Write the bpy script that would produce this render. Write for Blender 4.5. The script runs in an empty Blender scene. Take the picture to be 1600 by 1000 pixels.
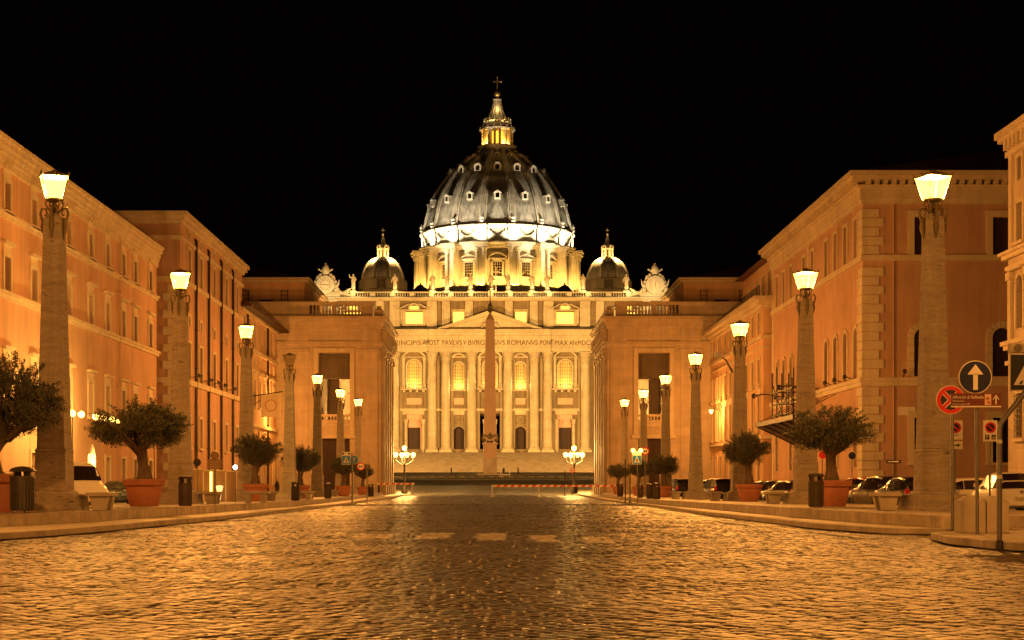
import bpy, bmesh, math, random
import numpy as np
from mathutils import Vector, Matrix
R = math.radians
PI = math.pi
random.seed(7)

# ---------------------------------------------------------------- camera, world, exposure
scn = bpy.context.scene
CH = 1.05
cd = bpy.data.cameras.new('camera')
cam = bpy.data.objects.new('camera', cd)
scn.collection.objects.link(cam)
cam.location = (0, 0, CH)
cam.rotation_euler = (R(90), 0, 0)
cd.sensor_width = 36
cd.lens = 54.0
cd.shift_x = 28 / 1600
cd.shift_y = 257 / 1600
cd.clip_start = .1
cd.clip_end = 4000
scn.camera = cam
w = bpy.data.worlds.new('World')
scn.world = w
w.use_nodes = True
w.node_tree.nodes['Background'].inputs[0].default_value = (1.0, .42, .16, 1)
w.node_tree.nodes['Background'].inputs[1].default_value = .0006
scn.view_settings.view_transform = 'Standard'
scn.view_settings.look = 'None'
scn.view_settings.exposure = 0
scn.view_settings.gamma = 1
scn.cycles.max_bounces = 5
scn.cycles.diffuse_bounces = 3
scn.cycles.glossy_bounces = 2
scn.cycles.transparent_max_bounces = 12
scn.cycles.sample_clamp_indirect = 4
scn.cycles.caustics_reflective = False
scn.cycles.caustics_refractive = False

F = 2400.0
def wx(px, Y): return (px - 772) / F * Y
def wz(py, Y): return CH + (757 - py) / F * Y
def yx(px, X): return X * F / (px - 772)          # distance at which the plane x = X shows at column px
PROF = [(-60, 0), (45, 0), (92, -.21), (192, -.21), (215, .35), (250, 1.65), (333, 3.1), (405, 4.4), (3000, 4.4)]
def zr(Y):
    for (a, za), (b, zb) in zip(PROF, PROF[1:]):
        if Y <= b: return za + (zb - za) * (Y - a) / (b - a)
    return PROF[-1][1]
def zs(Y): return zr(Y) + .38                        # top of the raised pavement

# ---------------------------------------------------------------- materials
SOD = (1.0, .370, .062)
FLOOD = (1.0, .49, .12)
MT = {}
def nodes_of(name):
    m = bpy.data.materials.new(name); m.use_nodes = True
    nt = m.node_tree; b = nt.nodes['Principled BSDF']
    return m, nt, b
def N(nt, t, **k):
    n = nt.nodes.new(t)
    for a, v in k.items():
        if a in ('operation', 'blend_type', 'data_type', 'noise_dimensions', 'feature', 'wave_type', 'bands_direction', 'distance', 'musgrave_type', 'interpolation_type'): setattr(n, a, v)
        else: n.inputs[a].default_value = v
    return n
def coords(nt, scale=(1, 1, 1), rot=(0, 0, 0)):
    g = nt.nodes.new('ShaderNodeNewGeometry')
    mp = nt.nodes.new('ShaderNodeMapping'); mp.inputs['Scale'].default_value = scale; mp.inputs['Rotation'].default_value = rot
    nt.links.new(g.outputs['Position'], mp.inputs['Vector'])
    return mp.outputs[0]
def ramp(nt, fac, stops):
    r = nt.nodes.new('ShaderNodeValToRGB')
    e = r.color_ramp.elements
    while len(e) < len(stops): e.new(.5)
    for el, (p, c) in zip(e, stops):
        el.position = p; el.color = (c[0], c[1], c[2], 1)
    nt.links.new(fac, r.inputs[0])
    return r.outputs[0]
def mul(c, k): return tuple(x * k for x in c)
def surf(name, col, rough=.8, var=.18, scale=.6, stretch=(1, 1, 1), bump=.3, bscale=14, spec=.3, metal=0, streak=0, joints=None, jcol=.55, holes=0):
    """plaster, stone, metal: base colour with two scales of wear, optional vertical streaks, coursed joints and pits"""
    m, nt, b = nodes_of(name); L = nt.links.new
    n1 = N(nt, 'ShaderNodeTexNoise', Scale=scale, Detail=6, Roughness=.6); L(coords(nt, stretch), n1.inputs['Vector'])
    c = ramp(nt, n1.outputs[0], [(.28, mul(col, 1 - var)), (.5, col), (.75, mul(col, 1 + var * .7))])
    if streak:
        n2 = N(nt, 'ShaderNodeTexNoise', Scale=1.0, Detail=5, Roughness=.65); L(coords(nt, (1.6, 1.6, .12)), n2.inputs['Vector'])
        f = ramp(nt, n2.outputs[0], [(.38, (1 - streak,) * 3), (.62, (1, 1, 1))])
        mx = N(nt, 'ShaderNodeMix', data_type='RGBA', blend_type='MULTIPLY'); mx.inputs[0].default_value = 1
        L(c, mx.inputs[6]); L(f, mx.inputs[7]); c = mx.outputs[2]
    n3 = N(nt, 'ShaderNodeTexNoise', Scale=bscale, Detail=8, Roughness=.65); L(coords(nt, stretch), n3.inputs['Vector'])
    h = n3.outputs[0]
    if holes:
        n4 = N(nt, 'ShaderNodeTexNoise', Scale=3.2, Detail=5, Roughness=.7); L(coords(nt, (1, 1, 6.5)), n4.inputs['Vector'])
        f = ramp(nt, n4.outputs[0], [(.33, (1 - holes,) * 3), (.41, (1, 1, 1)), (.50, (1, 1, 1)), (.57, (1 - holes * .30,) * 3), (.66, (1, 1, 1))])
        mx = N(nt, 'ShaderNodeMix', data_type='RGBA', blend_type='MULTIPLY'); mx.inputs[0].default_value = 1
        L(c, mx.inputs[6]); L(f, mx.inputs[7]); c = mx.outputs[2]
        ad = N(nt, 'ShaderNodeMath', operation='MULTIPLY'); L(h, ad.inputs[0]); L(f, ad.inputs[1]); h = ad.outputs[0]
    if joints:
        g = nt.nodes.new('ShaderNodeNewGeometry'); sp = nt.nodes.new('ShaderNodeSeparateXYZ'); L(g.outputs['Position'], sp.inputs[0])
        a = N(nt, 'ShaderNodeMath', operation='ADD'); L(sp.outputs[0], a.inputs[0]); L(sp.outputs[1], a.inputs[1])
        cb = nt.nodes.new('ShaderNodeCombineXYZ'); L(a.outputs[0], cb.inputs[0]); L(sp.outputs[2], cb.inputs[1])
        br = nt.nodes.new('ShaderNodeTexBrick')
        br.inputs['Scale'].default_value = 1; br.inputs['Mortar Size'].default_value = .012
        br.inputs['Brick Width'].default_value = joints[0]; br.inputs['Row Height'].default_value = joints[1]
        br.inputs['Color1'].default_value = (1, 1, 1, 1); br.inputs['Color2'].default_value = (.86, .86, .86, 1); br.inputs['Mortar'].default_value = (jcol, jcol, jcol, 1)
        L(cb.outputs[0], br.inputs['Vector'])
        mx = N(nt, 'ShaderNodeMix', data_type='RGBA', blend_type='MULTIPLY'); mx.inputs[0].default_value = 1
        L(c, mx.inputs[6]); L(br.outputs['Color'], mx.inputs[7]); c = mx.outputs[2]
    L(c, b.inputs['Base Color'])
    rr = ramp(nt, n3.outputs[0], [(.3, (max(.03, rough - .08),) * 3), (.7, (min(1, rough + .08),) * 3)])
    L(rr, b.inputs['Roughness'])
    b.inputs['Specular IOR Level'].default_value = spec
    b.inputs['Metallic'].default_value = metal
    if bump:
        bp = N(nt, 'ShaderNodeBump', Strength=bump, Distance=.02); L(h, bp.inputs['Height']); L(bp.outputs[0], b.inputs['Normal'])
    MT[name] = m
    return m
def emit(name, col, st):
    m, nt, b = nodes_of(name)
    b.inputs['Base Color'].default_value = (*col, 1)
    b.inputs['Emission Color'].default_value = (*col, 1)
    b.inputs['Emission Strength'].default_value = st
    MT[name] = m
    return m
surf('plaster_orange', (.62, .39, .27), .9, .16, .35, streak=.16, bump=.25)
surf('plaster_red', (.57, .355, .255), .9, .16, .35, streak=.18, bump=.25)
surf('plaster_ochre', (.68, .44, .28), .9, .14, .35, streak=.16, bump=.25)
surf('plaster_brown', (.56, .35, .25), .9, .15, .4, streak=.14, bump=.25)
surf('trim', (.66, .56, .42), .8, .16, .9, streak=.14, bump=.3)
surf('travertine', (.50, .43, .34), .75, .22, 1.1, stretch=(1, 1, 7), bump=.6, bscale=9, streak=.22, holes=.85)
surf('travertine_blocks', (.62, .50, .38), .8, .16, .8, bump=.4, streak=.14, joints=(2.4, .9), jcol=.72)
surf('kerb_stone', (.52, .44, .34), .7, .35, 2.2, bump=.6, streak=.2, joints=(1.9, 3.0), jcol=.45)
surf('paving', (.52, .45, .35), .55, .2, .5, bump=.25, spec=.5)
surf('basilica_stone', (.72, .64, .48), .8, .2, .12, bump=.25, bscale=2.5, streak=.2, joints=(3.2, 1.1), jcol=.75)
surf('basilica_stone_shaded', (.32, .25, .155), .85, .25, .12, bump=.25, bscale=2.5, streak=.25, joints=(3.2, 1.1), jcol=.7)  # same stone darkened: shade between the columns is put into the colour
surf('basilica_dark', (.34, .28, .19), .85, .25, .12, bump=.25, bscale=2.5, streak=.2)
surf('marble_pink', (.72, .48, .38), .6, .12, .3, bump=.1)
surf('granite_red', (.56, .37, .25), .6, .12, .5, bump=.15)
surf('lead', (.50, .46, .39), .6, .3, .25, stretch=(1, 1, .5), bump=.3, bscale=1.2, spec=.4, streak=.45, joints=(1.3, 1.6), jcol=.5)
surf('rib_lead', (.66, .60, .50), .6, .2, .3, bump=.3, bscale=1.2, streak=.3)
surf('bronze', (.20, .16, .09), .5, .3, 2, metal=.3, bump=.2)
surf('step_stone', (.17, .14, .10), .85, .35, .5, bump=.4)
surf('gilt', (.75, .48, .16), .35, .15, 3, metal=.8, bump=.1)
surf('iron', (.05, .042, .036), .5, .3, 3, metal=.5, bump=.2)
surf('pole_metal', (.20, .19, .18), .45, .25, 3, metal=.5, bump=.15)
surf('bin_metal', (.10, .09, .07), .4, .3, 4, metal=.5, bump=.2)
surf('bin_brown', (.06, .045, .035), .5, .3, 4, bump=.2)
surf('terracotta', (.44, .18, .10), .8, .14, 2.5, bump=.35, streak=.12)
surf('soil', (.06, .045, .03), .95, .3, 8, bump=.8)
surf('bark', (.14, .10, .07), .95, .4, 5, stretch=(1, 1, .35), bump=1.2, bscale=22)
surf('dark_wood', (.045, .024, .016), .6, .3, 3, stretch=(1, 1, .3), bump=.3)
surf('shutter', (.30, .19, .12), .7, .2, 3, bump=.3)
surf('pane_dark', (.016, .010, .008), .18, .2, 2, bump=.02, spec=.5)
surf('pane_grey', (.16, .13, .10), .25, .2, 2, bump=.02, spec=.5)
surf('concrete', (.56, .49, .38), .85, .2, 1.2, bump=.5, streak=.28)
surf('white_paint', (.72, .68, .60), .6, .12, 3, bump=.1)
surf('black_paint', (.012, .012, .016), .45, .2, 3, bump=.05)
surf('blue_paint', (.007, .010, .045), .4, .1, 3, bump=.03)
surf('sky_blue_paint', (.02, .22, .62), .4, .1, 3, bump=.03)
surf('red_paint', (.55, .02, .012), .45, .1, 3, bump=.03)
surf('brown_paint', (.14, .03, .015), .45, .1, 3, bump=.03)
surf('rubber', (.02, .02, .02), .8, .2, 6, bump=.2)
surf('chrome', (.6, .6, .6), .2, .1, 3, metal=1, bump=.03)
surf('cloth_dark', (.03, .03, .035), .9, .3, 6, bump=.2)
surf('skin_tone', (.5, .32, .22), .6, .1, 6, bump=.05)
surf('wood_panel', (.30, .19, .10), .5, .25, 2, stretch=(1, 1, .3), bump=.2)
for nm, c, r_ in (('car_black', (.012, .012, .014), .18), ('car_silver', (.13, .12, .10), .25), ('car_red', (.30, .02, .012), .2), ('car_white', (.70, .68, .62), .3), ('car_grey', (.035, .035, .038), .2)):
    m, nt, b = nodes_of(nm); b.inputs['Base Color'].default_value = (*c, 1); b.inputs['Roughness'].default_value = r_
    b.inputs['Coat Weight'].default_value = .6; b.inputs['Coat Roughness'].default_value = .05; b.inputs['Metallic'].default_value = .3 if 'silver' in nm else 0
    n = N(nt, 'ShaderNodeTexNoise', Scale=3, Detail=4); rr = ramp(nt, n.outputs[0], [(.3, (r_,) * 3), (.7, (r_ + .15,) * 3)]); nt.links.new(rr, b.inputs['Roughness'])
    MT[nm] = m
def tiles():
    m, nt, b = nodes_of('roof_tiles'); L = nt.links.new
    g = coords(nt)
    w1 = N(nt, 'ShaderNodeTexWave', Scale=1.4, Distortion=.3); w1.bands_direction = 'DIAGONAL'; L(coords(nt, (1, 1, 0)), w1.inputs['Vector'])
    n1 = N(nt, 'ShaderNodeTexNoise', Scale=2.5, Detail=6); L(g, n1.inputs['Vector'])
    L(ramp(nt, n1.outputs[0], [(.3, (.10, .045, .025)), (.7, (.24, .11, .06))]), b.inputs['Base Color'])
    bp = N(nt, 'ShaderNodeBump', Strength=.9, Distance=.08); L(w1.outputs[0], bp.inputs['Height']); L(bp.outputs[0], b.inputs['Normal'])
    b.inputs['Roughness'].default_value = .9
    MT['roof_tiles'] = m
tiles()
def cobbles():
    m, nt, b = nodes_of('cobblestones'); L = nt.links.new
    # warp so that the courses wander
    g = coords(nt)
    nw = N(nt, 'ShaderNodeTexNoise', Scale=.5, Detail=3); L(g, nw.inputs['Vector'])
    sub = N(nt, 'ShaderNodeVectorMath'); sub.operation = 'SCALE'; L(nw.outputs['Color'], sub.inputs[0]); sub.inputs['Scale'].default_value = .5
    add = N(nt, 'ShaderNodeVectorMath'); add.operation = 'ADD'; L(g, add.inputs[0]); L(sub.outputs[0], add.inputs[1])
    mp = nt.nodes.new('ShaderNodeMapping'); mp.inputs['Rotation'].default_value = (0, 0, R(38)); mp.inputs['Scale'].default_value = (1, 1, 0); L(add.outputs[0], mp.inputs['Vector'])
    v = N(nt, 'ShaderNodeTexVoronoi', Scale=5.4, Randomness=.5); v.feature = 'F1'; v.distance = 'EUCLIDEAN'; L(mp.outputs[0], v.inputs['Vector'])
    ve = N(nt, 'ShaderNodeTexVoronoi', Scale=5.4, Randomness=.5); ve.feature = 'DISTANCE_TO_EDGE'; L(mp.outputs[0], ve.inputs['Vector'])
    sep = nt.nodes.new('ShaderNodeSeparateColor'); L(v.outputs['Color'], sep.inputs[0])
    stone = ramp(nt, sep.outputs[0], [(0, (.05, .042, .033)), (.5, (.14, .12, .095)), (1, (.32, .27, .21))])
    big = N(nt, 'ShaderNodeTexNoise', Scale=.28, Detail=5, Roughness=.6); L(coords(nt, (1, .35, 1)), big.inputs['Vector'])
    patch = ramp(nt, big.outputs[0], [(.35, (.62,) * 3), (.62, (1.15,) * 3)])
    mx = N(nt, 'ShaderNodeMix', data_type='RGBA', blend_type='MULTIPLY'); mx.inputs[0].default_value = 1; L(stone, mx.inputs[6]); L(patch, mx.inputs[7])
    edge = ramp(nt, ve.outputs['Distance'], [(.03, (.25,) * 3), (.11, (1,) * 3)])
    mx2 = N(nt, 'ShaderNodeMix', data_type='RGBA', blend_type='MULTIPLY'); mx2.inputs[0].default_value = 1; L(mx.outputs[2], mx2.inputs[6]); L(edge, mx2.inputs[7])
    L(mx2.outputs[2], b.inputs['Base Color'])
    dome = ramp(nt, ve.outputs['Distance'], [(0, (0,) * 3), (.12, (.7,) * 3), (.4, (1,) * 3)])
    tilt = N(nt, 'ShaderNodeMath', operation='MULTIPLY_ADD'); L(sep.outputs[1], tilt.inputs[0]); tilt.inputs[1].default_value = 1.3; L(dome, tilt.inputs[2])
    nn = N(nt, 'ShaderNodeTexNoise', Scale=16, Detail=5); L(g, nn.inputs['Vector'])
    ad = N(nt, 'ShaderNodeMath', operation='MULTIPLY_ADD'); L(nn.outputs[0], ad.inputs[0]); ad.inputs[1].default_value = .5; L(tilt.outputs[0], ad.inputs[2])
    mid = N(nt, 'ShaderNodeTexNoise', Scale=2.6, Detail=4, Roughness=.6); L(g, mid.inputs['Vector'])
    ad2 = N(nt, 'ShaderNodeMath', operation='MULTIPLY_ADD'); L(mid.outputs[0], ad2.inputs[0]); ad2.inputs[1].default_value = 4.5; L(ad.outputs[0], ad2.inputs[2])
    bp = N(nt, 'ShaderNodeBump', Strength=1.0, Distance=.045); L(ad2.outputs[0], bp.inputs['Height']); L(bp.outputs[0], b.inputs['Normal'])
    rg = ramp(nt, nn.outputs[0], [(.3, (.26,) * 3), (.7, (.44,) * 3)]); L(rg, b.inputs['Roughness'])
    b.inputs['Specular IOR Level'].default_value = .6
    MT['cobblestones'] = m
cobbles()
def cobble_stone():
    m, nt, b = nodes_of('cobble_stone'); L = nt.links.new
    at = nt.nodes.new('ShaderNodeAttribute'); at.attribute_name = 'tone'
    c = ramp(nt, at.outputs['Fac'], [(0, (.032, .024, .016)), (.45, (.078, .059, .041)), (.8, (.13, .10, .07)), (1, (.22, .175, .125))])
    n = N(nt, 'ShaderNodeTexNoise', Scale=22, Detail=7, Roughness=.7); L(coords(nt), n.inputs['Vector'])
    f = ramp(nt, n.outputs[0], [(.3, (.6,) * 3), (.7, (1.2,) * 3)])
    ap = nt.nodes.new('ShaderNodeAttribute'); ap.attribute_name = 'paint'
    pm = N(nt, 'ShaderNodeMix', data_type='RGBA'); L(ap.outputs['Fac'], pm.inputs[0]); L(c, pm.inputs[6]); pm.inputs[7].default_value = (.60, .54, .43, 1); c = pm.outputs[2]
    mx = N(nt, 'ShaderNodeMix', data_type='RGBA', blend_type='MULTIPLY'); mx.inputs[0].default_value = 1; L(c, mx.inputs[6]); L(f, mx.inputs[7])
    L(mx.outputs[2], b.inputs['Base Color'])
    L(ramp(nt, n.outputs[0], [(.3, (.30,) * 3), (.7, (.50,) * 3)]), b.inputs['Roughness'])
    bp = N(nt, 'ShaderNodeBump', Strength=.5, Distance=.008); L(n.outputs[0], bp.inputs['Height']); L(bp.outputs[0], b.inputs['Normal'])
    b.inputs['Specular IOR Level'].default_value = .58
    MT['cobble_stone'] = m
cobble_stone()
def leaf(name, c1, c2):
    m, nt, b = nodes_of(name); L = nt.links.new
    n = N(nt, 'ShaderNodeTexNoise', Scale=9, Detail=3); L(coords(nt), n.inputs['Vector'])
    L(ramp(nt, n.outputs[0], [(.3, c1), (.7, c2)]), b.inputs['Base Color'])
    b.inputs['Roughness'].default_value = .55
    MT[name] = m
leaf('olive_leaf', (.045, .050, .024), (.11, .11, .06))
leaf('weed_leaf', (.03, .06, .015), (.07, .11, .03))
def lampglass(name, col, st, trans):
    m, nt, b = nodes_of(name); L = nt.links.new
    nt.nodes.remove(b)
    e = nt.nodes.new('ShaderNodeEmission'); e.inputs[0].default_value = (*col, 1); e.inputs[1].default_value = st
    t = nt.nodes.new('ShaderNodeBsdfTransparent')
    mx = nt.nodes.new('ShaderNodeMixShader'); mx.inputs[0].default_value = 1 - trans
    L(t.outputs[0], mx.inputs[1]); L(e.outputs[0], mx.inputs[2]); L(mx.outputs[0], nt.nodes['Material Output'].inputs[0])
    MT[name] = m
lampglass('lamp_glass', (1.0, .52, .06), 24, .85)
surf('lamp_glass_off', (.30, .22, .12), .3, .2, 3, bump=.05)
emit('window_lit', (1.0, .72, .10), 1.9)
emit('lunette_lit', (1.0, .70, .10), 1.5)
emit('window_dim', (.85, .50, .12), .32)
emit('globe_lit', (1.0, .56, .09), 9)
emit('bulb_lit', (1.0, .58, .10), 9)
emit('bulb_white', (1.0, .95, .85), 14)
emit('heater_glow', (1.0, .60, .10), 6)
emit('amber_lit', (1.0, .50, .06), 12)
emit('lantern_core', (1.0, .45, .03), 2.6)

# ---------------------------------------------------------------- mesh helpers
ORG = {}
class MB:
    def __init__(s): s.v = []; s.f = []
    def add(s, vs, fs):
        k = len(s.v); s.v += [tuple(p) for p in vs]; s.f += [tuple(i + k for i in f) for f in fs]; return s
    def box(s, x0, x1, y0, y1, z0, z1, fr=None):
        p = [(x, y, z) for z in (z0, z1) for y in (y0, y1) for x in (x0, x1)]
        if fr: p = [fr(*q) for q in p]
        return s.add(p, [(0, 2, 3, 1), (4, 5, 7, 6), (0, 1, 5, 4), (2, 6, 7, 3), (0, 4, 6, 2), (1, 3, 7, 5)])
    def frus(s, cx, cy, z0, z1, a0, b0, a1, b1, rot=0):
        p = []
        for z, a, b in ((z0, a0, b0), (z1, a1, b1)):
            for sx, sy in ((-1, -1), (1, -1), (1, 1), (-1, 1)):
                x, y = sx * a, sy * b
                p.append((cx + x * math.cos(rot) - y * math.sin(rot), cy + x * math.sin(rot) + y * math.cos(rot), z))
        return s.add(p, [(3, 2, 1, 0), (4, 5, 6, 7)] + [(i, (i + 1) % 4, 4 + (i + 1) % 4, 4 + i) for i in range(4)])
    def lathe(s, prof, c=(0, 0, 0), n=16, a0=0, sy=1.0, cap=True):
        k = len(prof); vs = []
        for r, z in prof:
            for i in range(n):
                a = a0 + 2 * PI * i / n
                vs.append((c[0] + r * math.cos(a), c[1] + r * sy * math.sin(a), c[2] + z))
        fs = [(j * n + i, j * n + (i + 1) % n, (j + 1) * n + (i + 1) % n, (j + 1) * n + i) for j in range(k - 1) for i in range(n)]
        if cap: fs += [tuple(reversed(range(n))), tuple(range((k - 1) * n, k * n))]
        return s.add(vs, fs)
    def tube(s, pts, rad, n=8, cap=True):
        pts = [Vector(p) for p in pts]; vs = []
        if not hasattr(rad, '__len__'): rad = [rad] * len(pts)
        ref = None
        for i, p in enumerate(pts):
            d = (pts[min(i + 1, len(pts) - 1)] - pts[max(i - 1, 0)])
            if d.length < 1e-9: d = Vector((0, 0, 1))
            d.normalize()
            if ref is None: ref = Vector((1, 0, 0)) if abs(d.x) < .9 else Vector((0, 1, 0))
            a = d.cross(ref).normalized(); b = d.cross(a).normalized(); ref = -b if False else (a.cross(d)).normalized()
            for k in range(n):
                t = 2 * PI * k / n
                vs.append(p + (a * math.cos(t) + b * math.sin(t)) * rad[i])
        m = len(pts)
        fs = [(j * n + i, j * n + (i + 1) % n, (j + 1) * n + (i + 1) % n, (j + 1) * n + i) for j in range(m - 1) for i in range(n)]
        if cap: fs += [tuple(reversed(range(n))), tuple(range((m - 1) * n, m * n))]
        return s.add(vs, fs)
    def prism(s, poly, h0, h1, fr):
        """poly in (u, v); extruded along d from h0 to h1; fr(u, d, v)"""
        n = len(poly)
        vs = [fr(u, h0, v) for u, v in poly] + [fr(u, h1, v) for u, v in poly]
        return s.add(vs, [tuple(reversed(range(n))), tuple(range(n, 2 * n))] + [(i, (i + 1) % n, n + (i + 1) % n, n + i) for i in range(n)])
    def ball(s, c, r, n=10, sz=1.0):
        prof = [(max(1e-3, r * math.sin(PI * i / (n // 2 + 1))), -r * sz * math.cos(PI * i / (n // 2 + 1))) for i in range(n // 2 + 2)]
        return s.lathe(prof, c, n)
    def build(s, name, mat, parent=None, smooth=False, bevel=0, kind=None):
        me = bpy.data.meshes.new(name)
        o0 = ORG.get(parent.name, Vector()) if parent else Vector()
        me.from_pydata([(p[0] - o0.x, p[1] - o0.y, p[2] - o0.z) for p in s.v], [], s.f)
        me.update()
        ob = bpy.data.objects.new(name, me); scn.collection.objects.link(ob)
        me.materials.append(MT[mat] if isinstance(mat, str) else mat)
        if parent: ob.parent = parent
        ORG[ob.name] = o0
        if smooth:
            me.polygons.foreach_set('use_smooth', [True] * len(me.polygons))
            me.set_sharp_from_angle(angle=R(40))
        if bevel:
            md = ob.modifiers.new('bevel', 'BEVEL'); md.width = bevel; md.segments = 2; md.limit_method = 'ANGLE'
        if kind: ob['kind'] = kind
        return ob
def tag(o, label, cat, group=None):
    o['label'] = label; o['category'] = cat
    if group: o['group'] = group
    return o
def thing(name, loc, label, cat, group=None):
    o = bpy.data.objects.new(name, None); o.empty_display_size = .3
    scn.collection.objects.link(o); o.location = loc; ORG[o.name] = Vector(loc)
    return tag(o, label, cat, group)
def copy_tree(o, parent=None, loc=None, rz=None, scale=None, label=None):
    c = o.copy(); scn.collection.objects.link(c); c.parent = parent
    if loc is not None: c.location = loc
    if rz is not None: c.rotation_euler = (0, 0, rz)
    if scale is not None: c.scale = scale if hasattr(scale, '__len__') else (scale,) * 3
    if label: c['label'] = label
    for ch in o.children: copy_tree(ch, c)
    return c
def lamp(name, loc, power, col, parent=None, radius=.2, kind='POINT', aim=None, size=R(70), blend=.6):
    ld = bpy.data.lights.new(name, kind); ld.energy = power; ld.color = col
    ld.shadow_soft_size = radius
    if kind == 'SPOT': ld.spot_size = size; ld.spot_blend = blend
    ob = bpy.data.objects.new(name, ld); scn.collection.objects.link(ob)
    o0 = ORG.get(parent.name, Vector()) if parent else Vector()
    ob.location = Vector(loc) - o0
    if aim is not None: ob.rotation_euler = (Vector(aim) - Vector(loc)).to_track_quat('-Z', 'Y').to_euler()
    if parent: ob.parent = parent
    return ob
def text_mb(txt, x0, x1, z0, h, fr, d=0.0, th=.02, fit=True):
    """real letters as a solid mesh between u = x0 and x1, baseline z0, cap height h"""
    cu = bpy.data.curves.new('t', 'FONT'); cu.body = txt; cu.size = 1; cu.extrude = .5; cu.resolution_u = 3
    ob = bpy.data.objects.new('t', cu); scn.collection.objects.link(ob)
    dg = bpy.context.evaluated_depsgraph_get(); me = bpy.data.meshes.new_from_object(ob.evaluated_get(dg))
    vs = [v.co.copy() for v in me.vertices]; fs = [tuple(p.vertices) for p in me.polygons]
    bpy.data.objects.remove(ob); bpy.data.curves.remove(cu); bpy.data.meshes.remove(me)
    a = min(v.x for v in vs); b = max(v.x for v in vs); k = h / .7
    sx = (x1 - x0) / (b - a) if fit else k
    mb = MB(); mb.add([fr(x0 + (v.x - a) * sx, d + v.z * th, z0 + v.y * k) for v in vs], fs)
    return mb
def frame(O, U, Nn):
    O, U, Nn = Vector(O), Vector(U), Vector(Nn)
    return lambda u, d, v: tuple(O + U * u + Nn * d + Vector((0, 0, v)))

def holed_wall(mb, fr, u0, u1, v0, v1, ops, depth=.35):
    """flat wall u0..u1 x v0..v1 with openings (ua, ub, va, vb, arched) and their reveals; real holes"""
    us = sorted({u0, u1} | {o[0] for o in ops} | {o[1] for o in ops})
    vs = sorted({v0, v1} | {o[2] for o in ops} | {o[3] for o in ops})
    us = [u for u in us if u0 <= u <= u1]; vs = [v for v in vs if v0 <= v <= v1]
    for a, b in zip(us, us[1:]):
        col = [o for o in ops if o[0] < (a + b) / 2 < o[1]]
        run = None
        for c, d in zip(vs, vs[1:]):
            hole = any(o[2] < (c + d) / 2 < o[3] for o in col)
            if hole:
                if run is not None: mb.add([fr(a, 0, run), fr(b, 0, run), fr(b, 0, c), fr(a, 0, c)], [(0, 1, 2, 3)]); run = None
            elif run is None: run = c
        if run is not None: mb.add([fr(a, 0, run), fr(b, 0, run), fr(b, 0, v1), fr(a, 0, v1)], [(0, 1, 2, 3)])
    for o in ops:
        a, b, c, d = o[:4]; D = -depth
        for q in (((a, c), (a, d)), ((b, c), (b, d)), ((a, c), (b, c)), ((a, d), (b, d))):
            (p, r), (s_, t) = q
            mb.add([fr(p, 0, r), fr(s_, 0, t), fr(s_, D, t), fr(p, D, r)], [(0, 1, 2, 3)])
        if len(o) > 4 and o[4]:
            rr = (b - a) / 2; cu = (a + b) / 2; sp = d - rr
            for sg in (-1, 1):
                pts = [(cu + sg * rr * math.cos(t * PI / 16), sp + rr * math.sin(t * PI / 16)) for t in range(9)]
                poly = [(cu + sg * rr, d)] + pts
                mb.prism(poly, -.001, D, fr)
def arch_ring(mb, fr, cu, sp, r0, r1, d0, d1, n=12, a0=0, a1=PI):
    for i in range(n):
        t0, t1 = a0 + (a1 - a0) * i / n, a0 + (a1 - a0) * (i + 1) / n
        mb.prism([(cu + r * math.cos(t), sp + r * math.sin(t)) for r, t in ((r0, t0), (r1, t0), (r1, t1), (r0, t1))], d0, d1, fr)
WIN_D = .30
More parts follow.
